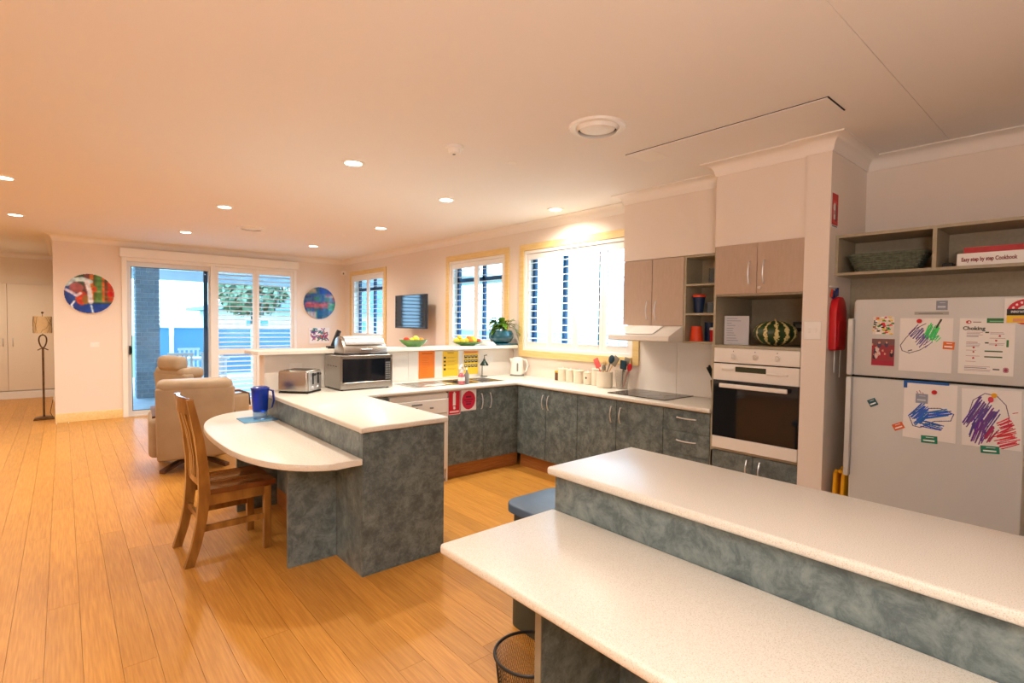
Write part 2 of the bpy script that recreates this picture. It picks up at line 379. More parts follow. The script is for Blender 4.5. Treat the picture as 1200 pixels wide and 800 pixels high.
def bow(p0, p1, nrm, rad=.005, proj=.028):
    p0, p1, nrm = Vector(p0), Vector(p1), Vector(nrm)
    pts = [p0]
    for i in range(0, 11):
        t = i/10; pts.append(p0.lerp(p1, t)+nrm*proj*(.35+.65*math.sin(pi*t)))
    pts.append(p1); return tube(pts, rad, 8)

# ================================================================ STRUCTURE
WX = 4.22; YB = 9.953; AX = 4.33; PX = 3.644; TX = 3.672; UX = 3.95
fl_ = thing('floor', loc=(0, 0, 0), kind='structure')
obj('floor_base', boxes([(-4.5, 4.4, -3, YB, -.12, -.016), (-4.5, -.095, YB, 13.4, -.12, -.016)]), M_sub, fl_)
PW, PL = .13, 1.85; pm = {}; planks = []
xi = 0; x = -4.5
rnd = random.Random(3)
while x < AX:
    x1 = min(x+PW, 4.4); ymax = 13.4 if x < -.097 else YB
    y = -3-rnd.random()*PL
    while y < ymax:
        a, b_ = max(y, -3), min(y+PL, ymax)
        if b_-a > .05: planks.append((x, x1, a, b_))
        y += PL
    x = x1
def vis(p):
    cx, cy = (p[0]+p[1])/2, (p[2]+p[3])/2
    z = cx*math.sin(yaw)+cy*math.cos(yaw); rr = cx*math.cos(yaw)-cy*math.sin(yaw)
    hid = (cx > 1.9 and cy < 1.4) or (cx > 3.75) or (1.35 < cx < 3.7 and 4.25 < cy < 5.0 and False)
    v = z > .6 and abs(rr)/max(z, .1) < 1.15 and not hid and z+0 > 1.2
    return (0 if v else 1, math.hypot(cx, cy))
planks.sort(key=vis)
rest = bmesh.new()
for i, (xa, xb, ya, yb) in enumerate(planks):
    if i < 298:
        key = (round(xb-xa, 3), round(yb-ya, 2))
        if key not in pm:
            b = box(.0007, xb-xa-.0007, .0007, yb-ya-.0007, -.015, 0); me = bpy.data.meshes.new('plank'); b.to_mesh(me); b.free(); me.materials.append(M_floor); pm[key] = me
        o = obj('plank', pm[key], M_floor, fl_); o.location = (xa, ya, 0)
    else: box(xa+.0007, xb-.0007, ya+.0007, yb-.0007, -.015, 0, bm=rest)
obj('far_planks', rest, M_floor, fl_, kind='stuff')

ce = thing('ceiling', loc=(0, 0, H), kind='structure')
obj('ceiling_board', boxes([(-4.6, 4.45, -3.1, .733, H, H+.15), (-4.6, 4.45, .736, YB+.12, H, H+.15), (-4.6, -.095+.2, YB+.12, 13.5, H, H+.15)]), M_ceil, ce)
obj('joint_backing', box(-4.6, 4.45, .70, .77, H+.003, H+.14), M_ceil, ce)
# ---- cornice swept round the room
room = [(AX, -3), (AX, 1.2), (PX, 1.2), (PX, 1.345), (TX, 1.345), (TX, 1.97), (UX, 1.97), (UX, 3.015), (WX, 3.015), (WX, YB), (-.095, YB), (-.095, 13.4), (-4.5, 13.4), (-4.5, -3)]
def sweep_room(path, prof, closed=True):
    b = bmesh.new(); n = len(path); rings = []
    for i in range(n):
        p = Vector(path[i]); a = Vector(path[i-1]) if (i > 0 or closed) else None; c = Vector(path[(i+1) % n]) if (i < n-1 or closed) else None
        n1 = n2 = None
        if a is not None: d = (p-a).normalized(); n1 = Vector((-d.y, d.x))
        if c is not None: d = (c-p).normalized(); n2 = Vector((-d.y, d.x))
        if n1 is None: m_ = n2
        elif n2 is None: m_ = n1
        else: m_ = (n1+n2)/(1+n1.dot(n2))
        rings.append([b.verts.new((p.x+m_.x*o_, p.y+m_.y*o_, z)) for o_, z in prof])
    for i in range(n if closed else n-1):
        A, B = rings[i], rings[(i+1) % n]
        for j in range(len(prof)-1): b.faces.new((A[j], B[j], B[j+1], A[j+1]))
    bmesh.ops.recalc_face_normals(b, faces=b.faces)
    return b
cp = [(0, H-.09), (.008, H-.09)]+[(.008+.074*(1-math.cos(t*pi/2/6)), H-.088+.080*math.sin(t*pi/2/6)) for t in range(1, 7)]+[(.09, H-.006), (.09, H)]
cp = [(0.0, H-.09), (.008, H-.09), (.012, H-.078)]+[(.082-.070*math.cos(t*pi/2/6), H-.008-.070*(1-math.sin(t*pi/2/6))) for t in range(1, 6)]+[(.082, H-.008), (.09, H-.008), (.09, H)]
obj('trim_1', sweep_room(room, cp), M_corn, kind='structure')

def wall(name, lst, m=M_wall): return obj(name, boxes(lst), m, kind='structure', smooth=False)
# window wall (x = 4.22) with three openings
WZ0, WZ1 = 1.20, 2.385
wins = [(3.09, 4.68), (5.04, 6.28), (8.29, 9.60)]
segs = []; yprev = 1.97
for (a, b_) in wins:
    segs.append((WX, WX+.2, yprev, a, 0, H)); segs.append((WX, WX+.2, a, b_, 0, WZ0)); segs.append((WX, WX+.2, a, b_, WZ1, H)); yprev = b_
segs.append((WX, WX+.2, yprev, YB+.2, 0, H))
wall('wall_right', segs)
wall('wall_back', [(-.095, .70, YB, YB+.12, 0, H), (.70, 3.27, YB, YB+.12, 2.46, H), (3.27, WX, YB, YB+.12, 0, H)])
wall('wall_alcove', [(-.095, .0, YB+.12, 13.5, 0, H), (-4.6, .0, 13.4, 13.5, 0, H)], M_pier)
wall('wall_left', [(-4.6, -4.5, -3.1, 13.4, 0, H)])
wall('wall_rear', [(-4.5, AX, -3.1, -3.0, 0, H)])
wall('wall_fridge_alcove', [(AX, AX+.1, -3.1, 1.2, 0, H)])
wall('wall_pillar', [(PX, AX+.1, 1.2, 1.345, 0, H)])
wall('wall_soffit', [(TX, AX, 1.345, 1.97, 2.104, H), (UX, WX, 1.97, 3.015, 2.104, H), (AX-.06, AX, 1.345, 1.97, 0, 2.104)])
# half wall behind sink
SY = 4.166; HW = 4.87
wall('wall_half', [(1.33, WX, HW, 5.0, 0, 1.222)])
# baseboards
bbp = [(0, 0), (.014, 0), (.014, .12), (.008, .13), (0, .13)]
obj('baseboard_back', sweep_room([(.70, YB), (-.094, YB)], bbp, False), M_pine, kind='structure')
obj('baseboard_right', sweep_room([(WX, 5.0), (WX, YB), (3.28, YB)], bbp, False), M_pine, kind='structure')

# ---- closet in the alcove
cl = thing('built_in_closet', 'cream closet with flush double doors in the far left alcove', 'closet', (-.8, 13.36, 0))
obj('plinth', box(-2.1, -.1, 13.34, 13.395, 0, .14), M_white, cl)
for (xa, xb, hs_) in ((-2.1, -1.44, None), (-1.435, -.772, -.83), (-.767, -.105, -.70)):
    d = obj('door', box(xa, xb, 13.355, 13.395, .155, 2.132, bev=.002), M_cer if False else M_pier, cl)
    if hs_: obj('handle', bow((hs_, 13.355, .98), (hs_, 13.355, 1.13), (0, -1, 0), .006), M_chrome, d)
obj('surround', boxes([(-2.1, -.1, 13.36, 13.395, 2.137, 2.16)]), M_pier, cl)

# ---- shuttered windows on the right wall
def louvre_panel(par, axis, a0, a1, z0, z1, plane, pitch_=.083, mid=None, wd=.058, tilt=.14, stile=.045, rail=.07):
    """shutter panel: axis 'y' = lies in plane x=plane spanning y; 'x' = plane y spanning x"""
    def B(p0, p1, q0, q1, za, zb, bev=.002):
        return box(p0, p1, q0, q1, za, zb, bev=bev) if axis == 'y' else box(q0, q1, p0, p1, za, zb, bev=bev)
    t = .014
    sb = bmesh.new()
    for lst in ((a0, a0+stile, z0, z1), (a1-stile, a1, z0, z1), (a0+stile, a1-stile, z0, z0+rail), (a0+stile, a1-stile, z1-rail, z1))+(((a0+stile, a1-stile, mid-rail*.6, mid+rail*.6),) if mid else ()):
        join(sb, B(plane-t, plane+t, lst[0], lst[1], lst[2], lst[3]))
    p = obj('shutter', sb, M_shut, par)
    spans = [(z0+rail, z1-rail)] if not mid else [(z0+rail, mid-rail*.6), (mid+rail*.6, z1-rail)]
    L = a1-a0-2*stile-.004; me = None
    for (za, zb) in spans:
        n = max(1, round((zb-za)/pitch_)); st = (zb-za)/n
        for i in range(n):
            if me is None:
                b = bmesh.new(); h = wd/2
                pr = [(-h, 0), (-h*.5, .0045), (h*.5, .0045), (h, 0), (h*.5, -.0045), (-h*.5, -.0045)]
                pr = [(q[0]*math.cos(tilt)-q[1]*math.sin(tilt), q[0]*math.sin(tilt)+q[1]*math.cos(tilt)) for q in pr]
                b = ext(pr, -L/2, L/2, 'y'); 
                if axis == 'x':
                    bmesh.ops.rotate(b, verts=b.verts, matrix=Matrix.Rotation(pi/2, 3, 'Z'))
                me = bpy.data.meshes.new('louvre'); b.to_mesh(me); b.free(); me.materials.append(M_shut)
            o = obj('louvre', me, M_shut, p)
            ctr = Vector((plane, (a0+a1)/2, za+st*(i+.5))) if axis == 'y' else Vector(((a0+a1)/2, plane, za+st*(i+.5)))
            o.location = ctr-BASE[par.name]
    return p
def window(idx, y0, y1, panels, zo0=1.125, zo1=2.465):
    wn = thing('window_%d' % idx, loc=(WX, (y0+y1)/2, zo0), kind='structure')
    t = .078
    obj('architrave', boxes([(WX-.02, WX-.001, y0, y0+t, zo0, zo1), (WX-.02, WX-.001, y1-t, y1, zo0, zo1), (WX-.02, WX-.001, y0+t, y1-t, zo1-t, zo1), (WX-.03, WX-.001, y0+t, y1-t, zo0, zo0+t)], bev=.003), M_pine, wn)
    a, b_ = y0+t, y1-t
    # white shutter frame
    obj('shutter_frame', boxes([(WX-.012, WX+.05, a, a+.03, WZ0, WZ1), (WX-.012, WX+.05, b_-.03, b_, WZ0, WZ1), (WX-.012, WX+.05, a+.03, b_-.03, WZ1-.035, WZ1), (WX-.012, WX+.05, a+.03, b_-.03, WZ0, WZ0+.035)], bev=.002), M_shut, wn)
    for (p0, p1) in panels: louvre_panel(wn, 'y', p0, p1, WZ0+.037, WZ1-.037, WX+.016)
    # dark aluminium window outside
    fr = [(WX+.13, WX+.17, a, a+.05, WZ0, WZ1), (WX+.13, WX+.17, b_-.05, b_, WZ0, WZ1), (WX+.13, WX+.17, a, b_, WZ1-.05, WZ1), (WX+.13, WX+.17, a, b_, WZ0, WZ0+.05)]
    nm = 2 if y1-y0 > 1.6 else 1
    for k in range(nm): yy = a+(b_-a)*(k+1)/(nm+1); fr.append((WX+.13, WX+.17, yy-.025, yy+.025, WZ0, WZ1))
    if idx > 1: fr.append((WX+.13, WX+.17, a, b_, 2.10, 2.15))
    obj('window_frame', boxes(fr), M_navy, wn)
    obj('glass_pane', box(WX+.148, WX+.152, a, b_, WZ0, WZ1), M_glass, wn)
window(1, 3.007, 4.758, [(4.245, 4.648), (3.86, 4.242), (3.475, 3.857), (3.117, 3.472)])
window(2, 4.964, 6.357, [(5.66, 6.247), (5.074, 5.657)])
window(3, 8.212, 9.684, [(8.95, 9.574), (8.322, 8.947)])

# ---- sliding door and shutter bank on the back wall
d1 = thing('door_1', loc=(1.3, YB, 0), kind='structure')
obj('door_jamb', boxes([(.69, .755, YB-.03, YB+.10, 0, 2.47), (1.885, 1.925, YB-.03, YB+.10, 0, 2.47), (.755, 1.885, YB-.03, YB+.10, 2.40, 2.46)], bev=.003), M_white, d1)
obj('pelmet', box(.665, 3.30, YB-.10, YB-.001, 2.455, 2.589, bev=.004), M_white, d1)
leaf = obj('door_leaf', boxes([(.757, .81, YB+.02, YB+.06, .02, 2.398), (1.86, 1.884, YB+.02, YB+.06, .02, 2.398), (.81, 1.86, YB+.02, YB+.06, .02, .085), (.81, 1.86, YB+.02, YB+.06, 2.325, 2.398)], bev=.002), M_alu, d1)
obj('glass_pane', box(.81, 1.86, YB+.037, YB+.042, .085, 2.325), M_glass, leaf)
obj('gasket', boxes([(.81, .818, YB+.018, YB+.03, .085, 2.325), (.81, 1.86, YB+.018, YB+.03, 2.317, 2.325), (.81, 1.86, YB+.018, YB+.03, .085, .093)]), M_navy, leaf)
hb = box(.775, .80, YB-.012, YB+.02, .96, 1.10, bev=.006); tube([(.787, YB-.01, .975), (.80, YB-.05, .99), (.80, YB-.05, 1.07), (.787, YB-.01, 1.085)], .009, 8, bm=hb)
obj('handle', hb, M_black, leaf)
obj('fixed_leaf', boxes([(1.80, 1.86, YB+.07, YB+.11, 0, 2.40)]), M_navy, d1)
obj('track', box(.755, 1.885, YB-.02, YB+.10, .0, .02), M_alu, d1)
w4 = thing('window_4', loc=(2.6, YB, 0), kind='structure')
obj('shutter_frame', boxes([(1.926, 1.955, YB-.02, YB+.04, .0, 2.455), (3.235, 3.285, YB-.02, YB+.04, .0, 2.455), (1.955, 3.235, YB-.02, YB+.04, 2.41, 2.455), (1.955, 3.235, YB-.02, YB+.04, .0, .05)], bev=.003), M_shut, w4)
for (xa, xb) in ((1.957, 2.593), (2.597, 3.233)):
    louvre_panel(w4, 'x', xa, xb, .05, 2.408, YB+.01, pitch_=.077, mid=.975, wd=.064, tilt=.34, stile=.05, rail=.085)
obj('window_frame', boxes([(1.926, 1.97, YB+.08, YB+.12, 0, 2.42), (3.22, 3.28, YB+.08, YB+.12, 0, 2.42), (1.93, 3.28, YB+.08, YB+.12, 2.38, 2.42), (1.93, 3.28, YB+.08, YB+.12, .0, .05), (2.57, 2.62, YB+.08, YB+.12, 0, 2.42)]), M_navy, w4)
obj('glass_pane', box(1.95, 3.25, YB+.098, YB+.102, .05, 2.40), M_glass, w4)

# ================================================================ CEILING FITTINGS
PLAN = [(-.366, 6.25), (-.40, 8.42), (1.31, 6.19), (1.29, 8.35), (1.67, 3.79), (2.83, 4.29), (3.08, 6.16), (3.04, 8.4), (3.887, 3.85)]
DLAB = ['recessed downlight at far left edge of the ceiling, nearer one', 'recessed downlight at far left edge of the ceiling, farther one',
        'recessed downlight above the armchair, left of the long row', 'recessed downlight nearest the sliding glass door',
        'recessed downlight nearest the camera, above the peninsula bench', 'recessed downlight above the kitchen sink',
        'recessed downlight above the raised servery shelf, beyond the sink', 'recessed downlight nearest the far right corner of the room',
        'recessed downlight shining on the wall above the wide window']
ADDED = [(-2.2, 6.2), (-2.2, 8.4), (-2.2, 3.8), (-2.2, 1.2), (-.1, .8), (-1.2, -1.2), (-1.0, 12.0)]  # extra downlights out of view, added to brighten the room and alcove
def downlight(x, y, lab, grp=None, watts=LAMP_W):
    t = thing('downlight', lab, 'ceiling light', (x, y, H), grp)
    obj('trim_ring', lathe([(.062, -.0005), (.062, -.008), (.078, -.008), (.086, -.001), (.086, 0), (.062, 0)], 32, (x, y, H)), M_white, t)
    obj('diffuser', lathe([(0, -.004), (.062, -.004), (.062, -.001)], 32, (x, y, H)), M_lamp, t)
    ld = bpy.data.lights.new('lamp_light', 'SPOT'); ld.energy = watts*pi; ld.spot_size = math.radians(165); ld.spot_blend = 1; ld.shadow_soft_size = .055; ld.color = LAMP_COL
    lo = bpy.data.objects.new('lamp_light', ld); C.objects.link(lo); lo.parent = t; lo.location = (0, 0, -.025)
    return t
for (p, l) in zip(PLAN, DLAB): downlight(p[0], p[1], l, 'ceiling downlights', LAMP_W*(1.0 if l.endswith('wide window') else 1))
for p in ADDED: downlight(p[0], p[1], 'added downlight outside the camera view, brightening the room', 'added downlights outside the camera view')
def round_vent(x, y, lab):
    t = thing('air_vent', lab, 'air vent', (x, y, H), 'round air vents')
    obj('vent_ring', lathe([(.115, -.03), (.125, -.004), (.135, -.012), (.165, -.012), (.172, -.002), (.172, 0)], 48, (x, y, H)), M_white, t)
    obj('vent_core', lathe([(0, -.026), (.06, -.026), (.105, -.016), (.108, -.010), (0, -.008)], 48, (x, y, H)), M_white, t)
    obj('vent_throat', lathe([(0, -.0015), (.135, -.0015), (.135, -.0005)], 48, (x, y, H)), M_dark, t)
round_vent(2.457, 2.091, 'round white ceiling air vent with a domed centre, largest and nearest one')
round_vent(1.86, 7.33, 'round white ceiling air vent far off above the armchair')
sd = thing('smoke_detector', 'white smoke detector on the ceiling beside the nearest downlight', 'smoke detector', (2.02, 2.97, H))
obj('base', lathe([(0, 0), (.062, 0), (.062, -.018), (.055, -.022), (0, -.022)], 32, (2.02, 2.97, H)), M_white, sd)
obj('sensor_cap', lathe([(.042, -.022), (.040, -.045), (.032, -.052), (0, -.052)], 32, (2.02, 2.97, H)), M_white, sd)
obj('sensor_window', lathe([(0, -.0525), (.010, -.0525), (.010, -.056), (0, -.056)], 16, (2.02, 2.97, H)), M_grey, sd)
for (x, y, l) in ((2.538, 2.973, 'small flush sprinkler cover on the ceiling right of the smoke detector'), (2.97, 7.1, 'tiny flush sprinkler cover on the ceiling far back near the corner')):
    obj('sprinkler_cover', lathe([(0, -.004), (.034, -.004), (.036, -.002), (.036, 0)], 24, (x, y, H)), M_white, label=l, cat='sprinkler', group='ceiling sprinkler covers', origin=(x, y, H))
hp = thing('ceiling_panel', 'long narrow white access panel with dark edge gap on the ceiling', 'ceiling panel', (3.13, 1.66, H))
obj('panel_board', box(3.005, 3.255, 1.022, 2.292, H-.008, H-.003, bev=.001), M_ceil, hp)
obj('shadow_gap', box(3.003, 3.257, 1.016, 2.296, H-.0035, H), M_dark, hp)
obj('end_grille', box(3.02, 3.24, 2.10, 2.27, H-.0095, H-.008), M_white, hp)
ms = thing('motion_sensor', 'small white motion sensor high in the far right corner', 'sensor', (4.17, YB-.05, 2.46))
obj('housing', ext([(4.14, YB), (WX, YB-.08), (WX, YB)], 2.42, 2.50, 'z', bev=.004) , M_white, ms)
obj('lens', ball((4.172, YB-.042, 2.45), .014, .014, .02, 12), M_grey, ms)

# ================================================================ WALL ART
def smooth_noise(h, w_, n, seed):
    rg = np.random.RandomState(seed); g = rg.rand(n+2, n+2); Y, X = np.mgrid[0:h, 0:w_]; X = X/w_*n; Y = Y/h*n
    xi, yi = X.astype(int), Y.astype(int); fx, fy = X-xi, Y-yi; fx = fx*fx*(3-2*fx); fy = fy*fy*(3-2*fy)
    return (g[yi, xi]*(1-fx)+g[yi, xi+1]*fx)*(1-fy)+(g[yi+1, xi]*(1-fx)+g[yi+1, xi+1]*fx)*fy
def blur(a, k):
    for ax in (0, 1):
        s_ = np.zeros_like(a); 
        for d in range(-k, k+1): s_ += np.roll(a, d, ax)
        a = s_/(2*k+1)
    return a
# left disc: plaid of orange, green on the right, blue and white swirls at left
N = 84; A1 = canvas(N, N, (40, 60, 50))
rg = np.random.RandomState(4)
for i, (x0, wd, c) in enumerate([(.5, .09, (226, 120, 40)), (.6, .05, (90, 120, 50)), (.65, .1, (96, 150, 70)), (.75, .07, (230, 110, 50)), (.83, .05, (130, 70, 50)), (.88, .12, (220, 60, 40)), (.4, .1, (120, 60, 60)), (.2, .2, (60, 80, 60))]): c_rect(A1, x0, 0, x0+wd, .72, c)
B_ = A1.copy()
for (y0, hh, c) in [(.14, .06, (40, 90, 50)), (.3, .04, (60, 100, 60)), (.42, .05, (190, 150, 110)), (.55, .06, (110, 140, 60)), (.66, .08, (120, 150, 110))]: c_rect(B_, .48, y0, 1, y0+hh, c)
A1 = A1*.55+B_*.45
c_rect(A1, 0, .22, .2, 1, (24, 70, 160)); c_rect(A1, .1, .76, 1, 1, (20, 70, 170)); c_rect(A1, 0, .4, .3, 1, (20, 60, 150))
c_ell(A1, .24, .36, .14, .13, (170, 90, 90)); c_ell(A1, .34, .62, .12, .18, (214, 70, 40)); c_ell(A1, .42, .66, .07, .12, (150, 110, 50))
c_line(A1, [(.06, .28), (.16, .17), (.36, .14), (.52, .2)], .055, (200, 225, 235)); c_line(A1, [(.45, .2), (.5, .45), (.52, .72)], .05, (235, 235, 245))
c_line(A1, [(.04, .42), (.14, .48), (.24, .56), (.32, .5)], .035, (225, 215, 235)); c_line(A1, [(.2, .7), (.14, .8), (.17, .9)], .02, (240, 245, 255)); c_line(A1, [(.53, .8), (.56, .98)], .02, (220, 240, 255))
c_ell(A1, .92, .5, .06, .07, (210, 30, 30)); c_ell(A1, .6, .38, .04, .08, (200, 70, 20))
A1 = blur(A1, 1)*(.85+.3*smooth_noise(N, N, 16, 2)[..., None]); A1 = np.clip(A1, 0, 1)
A2 = canvas(N, N, (60, 110, 150))
rg = np.random.RandomState(11)
pal = [(20, 70, 170), (30, 120, 120), (230, 190, 150), (210, 70, 80), (40, 140, 90), (130, 90, 170), (20, 60, 120), (90, 130, 110), (40, 60, 90)]
for k in range(60):
    x0, y0 = rg.rand(2); hw, hh = (rg.rand()*.3+.1, .04+.05*rg.rand()) if k % 2 else (.04+.06*rg.rand(), rg.rand()*.3+.1)
    T = A2.copy(); c_rect(T, max(0, x0-hw/2), max(0, y0-hh/2), min(1, x0+hw/2), min(1, y0+hh/2), pal[rg.randint(len(pal))]); A2 = A2*.3+T*.7
T = A2.copy(); c_rect(T, .05, .5, .78, .66, (226, 80, 84)); c_rect(T, .5, 0, .95, .22, (20, 60, 190)); c_rect(T, .05, .05, .4, .2, (225, 180, 140)); c_rect(T, .78, .5, 1, .75, (50, 160, 90)); c_rect(T, .42, .72, .8, 1, (10, 80, 140)); c_rect(T, .12, .78, .4, 1, (220, 190, 190)); c_rect(T, .7, .2, .84, .3, (150, 90, 200)); A2 = A2*.3+T*.7
A2 = np.clip(blur(A2, 2)*(.85+.3*smooth_noise(N, N, 20, 5)[..., None]), 0, 1)
Yg, Xg = np.mgrid[0:N, 0:N]; dm = ((Xg+.5)/N-.5)**2+((Yg+.5)/N-.5)**2 < .249
def disc(x, z, r_, A, lab):
    t = thing('round_painting', lab, 'wall art', (x, YB, z), 'round paintings on the back wall')
    obj('disc', lathe([(0, -.03), (r_-.004, -.03), (r_, -.026), (r_, -.001), (0, -.001)], 64, (x, YB, z), 'y'), M_paper, t)
    grid_print('painted_face', A, 2*r_, 2*r_, (x, YB-.031, z), (1, 0, 0), (0, 0, 1), t, .0005, M_gprint, dm)
disc(.31, 1.88, .288, A1, 'round abstract painting in orange, green and blue left of the sliding door')
disc(3.71, 1.86, .30, A2, 'round abstract painting in blue, red and teal right of the shutters')
gp = thing('graffiti_picture', 'small unframed colourful graffiti picture low on the wall below round painting', 'picture', (3.715, YB, 1.09))
obj('board', box(3.52, 3.91, YB-.012, YB-.001, 1.09, 1.39), M_paper, gp)
G = canvas(70, 54, (244, 242, 244)); rg = np.random.RandomState(5)
for k in range(64):
    p = rg.rand(2)*[.8, .66]+[.08, .06]; q = p+(rg.rand(2)-.5)*.34; q = np.clip(q, .05, [.95, .8])
    c_line(G, [tuple(p), tuple(q)], .028, (20, 24, 34)); c_line(G, [tuple(p), tuple(q)], .016, [(150, 90, 190), (230, 130, 180), (90, 170, 200), (240, 240, 250), (60, 90, 190), (70, 160, 120), (220, 60, 110)][rg.randint(7)])
grid_print('print', G, .39, .30, (3.715, YB-.012, 1.24), (1, 0, 0), (0, 0, 1), gp)

def plate(name, center, right, w_, h_, lab, cat='switch', n=1, m=M_white, kind_='rocker'):
    Mx = frame_mat(center, right, (0, 0, 1))
    t = thing(name, lab, cat, center)
    b = box(-w_/2, w_/2, -h_/2, h_/2, 0, .007, bev=.0025); b.transform(Mx); obj('cover', b, m, t)
    for i in range(n):
        xx = (i-(n-1)/2)*w_/n*.7; b = box(xx-.009, xx+.009, -.014, .014, .007, .011, bev=.001); b.transform(Mx); obj(kind_, b, m, t)
plate('light_switch', (.36, YB, 1.12), (1, 0, 0), .11, .075, 'white light switch plate on the wall below the left round painting', n=2)
plate('light_switch', (PX, 1.28, 1.50), (0, -1, 0), .10, .115, 'white light switch plate on the pillar right of the oven tower', n=2)
plate('power_outlet', (1.60, HW, 1.10), (1, 0, 0), .115, .075, 'white power outlet on the half wall above the toaster', 'power outlet', 2)
plate('power_outlet', (3.84, HW, 1.09), (1, 0, 0), .115, .075, 'white power outlet on the half wall right of the green dispenser', 'power outlet', 2)
plate('power_outlet', (-.105, 10.25, .32), (0, -1, 0), .115, .075, 'white power outlet behind the floor lamp', 'power outlet', 1)

# ================================================================ LEFT: floor lamp
LX, LY = -.225, 10.42
t = thing('floor_lamp', 'slim bronze floor lamp with looped stem and patterned cream shade', 'floor lamp', (LX, LY, 0))
obj('base', ext([(LX-.12, 0), (LX+.12, 0), (LX+.10, .03), (LX+.03, .045), (LX-.03, .045), (LX-.10, .03)], LY-.08, LY+.08, 'y'), M_bronze, t)
obj('pole', tube([(LX, LY, .04), (LX, LY, 1.06)], .013, 12), M_bronze, t)
lp = [(LX+.042*math.sin(a)*(1-.25*math.cos(a)), LY, 1.165-.095*math.cos(a)) for a in [2*pi*i/24 for i in range(25)]]
obj('loop', tube(lp, .009, 8), M_bronze, t)
obj('collar', tube([(LX-.06, LY, 1.035), (LX-.02, LY, 1.06), (LX+.02, LY, 1.06), (LX+.06, LY, 1.035)], .008, 8), M_bronze, t)
sh = obj('lamp_shade', lathe([(.102, 1.285), (.105, 1.285), (.105, 1.535), (.102, 1.535), (.102, 1.285)], 40, (LX, LY, 0)), M_shade, t)
sb = bmesh.new(); rg = random.Random(2)
for k in range(14):
    a0 = rg.random()*2*pi; z0 = 1.29; a1 = a0+rg.uniform(-1.6, 1.6); 
    tube([(LX+.1065*math.cos(a0+(a1-a0)*i/8), LY+.1065*math.sin(a0+(a1-a0)*i/8), z0+.24*i/8+.02*math.sin(i*1.3+k)*(0 < i < 8)) for i in range(9)], .0016, 4, bm=sb)
obj('twig_pattern', sb, M_bronze, sh)
obj('finial', boxes([(LX-.003, LX+.003, LY-.003, LY+.003, 1.26, 1.58)]) , M_bronze, t); obj('finial_knob', ball((LX, LY, 1.59), .016), M_bronze, t)
obj('cord', tube([(LX+.10, LY, .02), (LX+.07, LY-.02, .10), (-.14, 10.3, .2), (-.12, 10.25, .31)], .004, 6), M_black, t)

# ================================================================ RECLINERS
def recliner(lab, loc, rz, head=True):
    t = thing('recliner', lab, 'armchair', loc, 'beige leather recliners', local=True, rotz=rz)
    bk = box(-.335, .335, -.42, -.30, .15, .86, bev=.025, seg=3)
    for v in bk.verts:
        v.co.y -= (v.co.z-.15)*.10; v.co.x *= 1-.06*(1-abs(v.co.z-.86)/.71)*0+.0
        if v.co.z < .5: v.co.x *= .97
    obj('back_panel', bk, M_leather, t)
    tr = box(-.32, .32, -.49, -.22, .80, .93, bev=.055, seg=4); obj('top_roll', tr, M_leather, t)
    cu = box(-.27, .27, -.33, -.14, .42, .90, bev=.06, seg=4)
    for v in cu.verts: v.co.y -= (v.co.z-.4)*.2
    obj('back_cushion', cu, M_leather, t)
    if head:
        obj('headrest', box(-.23, .23, -.52, -.36, .88, 1.07, bev=.07, seg=4), M_leather, t)
    obj('seat', box(-.27, .27, -.28, .36, .22, .46, bev=.06, seg=4), M_leather, t)
    for sx in (-1, 1):
        ar = box(sx*.27, sx*.39, -.38, .34, .18, .56, bev=.05, seg=4); a_ = obj('arm', ar, M_leather, t)
        obj('arm_rail', sweep([(sx*.335, -.30, .565), (sx*.34, -.05, .60), (sx*.345, .2, .60), (sx*.345, .34, .54), (sx*.34, .36, .40)], (.022, 0, 0), (0, .0, .012)), M_dwood, a_)
    obj('base_cover', box(-.28, .28, -.30, .28, .13, .22, bev=.02), M_black, t)
    obj('pivot', lathe([(.06, .05), (.04, .07), (.04, .14)], 16, close=True), M_black, t)
    for k in range(4):
        a = pi/4+k*pi/2; d = Vector((math.cos(a), math.sin(a), 0)); n_ = Vector((-d.y, d.x, 0))
        obj('foot', sweep([Vector((0, 0, .07)), d*.2+Vector((0, 0, .065)), d*.40+Vector((0, 0, .018))], n_*.03, Vector((0, 0, .016))), M_dwood, t)
    return t
recliner('beige leather recliner seen from behind beside the wooden chair', (1.03, 6.32, 0), -.10, False)
recliner('beige leather recliner mostly hidden behind the nearer one, only its headrest showing', (1.43, 7.75, 0), -1.2)

# ================================================================ WOODEN CHAIR
CX, CY = .83, 3.87
t = thing('dining_chair', 'varnished wooden dining chair with slatted curved back at the low table', 'chair', (CX, CY, 0), local=True, rotz=.02)
hw = .195
bpath = [(-.265, 0), (-.225, .13), (-.195, .28), (-.18, .44), (-.185, .60), (-.205, .78), (-.235, .93), (-.255, 1.03)]
def back_leg(y_):
    return sweep([(x_, y_*(1 if z_ > .3 else 1.0), z_) for x_, z_ in bpath], (0, .019, 0), [(.026, 0, 0), (.026, 0, 0), (.028, 0, 0), (.032, 0, 0), (.028, 0, 0), (.024, 0, 0), (.02, 0, 0), (.017, 0, 0)])
for sy in (-1, 1): obj('leg', back_leg(sy*hw), M_wood, t)
for sy in (-1, 1): obj('leg', box(.165, .21, sy*hw-.022, sy*hw+.022, 0, .425, bev=.004), M_wood, t)
st = bmesh.new(); nx, ny = 14, 12; vv = [[None]*(ny+1) for _ in range(nx+1)]
for i in range(nx+1):
    for j in range(ny+1):
        x_ = -.175+.41*i/nx; y_ = (-.225+.45*j/ny)*(.93+.07*i/nx); sx_ = (i/nx-.42)*2.2; sy_ = abs(j/ny-.5)*2
        dz = -.016*max(0, 1-sx_**2)*max(0, 1-((sy_-.48)/.45)**2)
        vv[i][j] = st.verts.new((x_, y_, .462+dz))
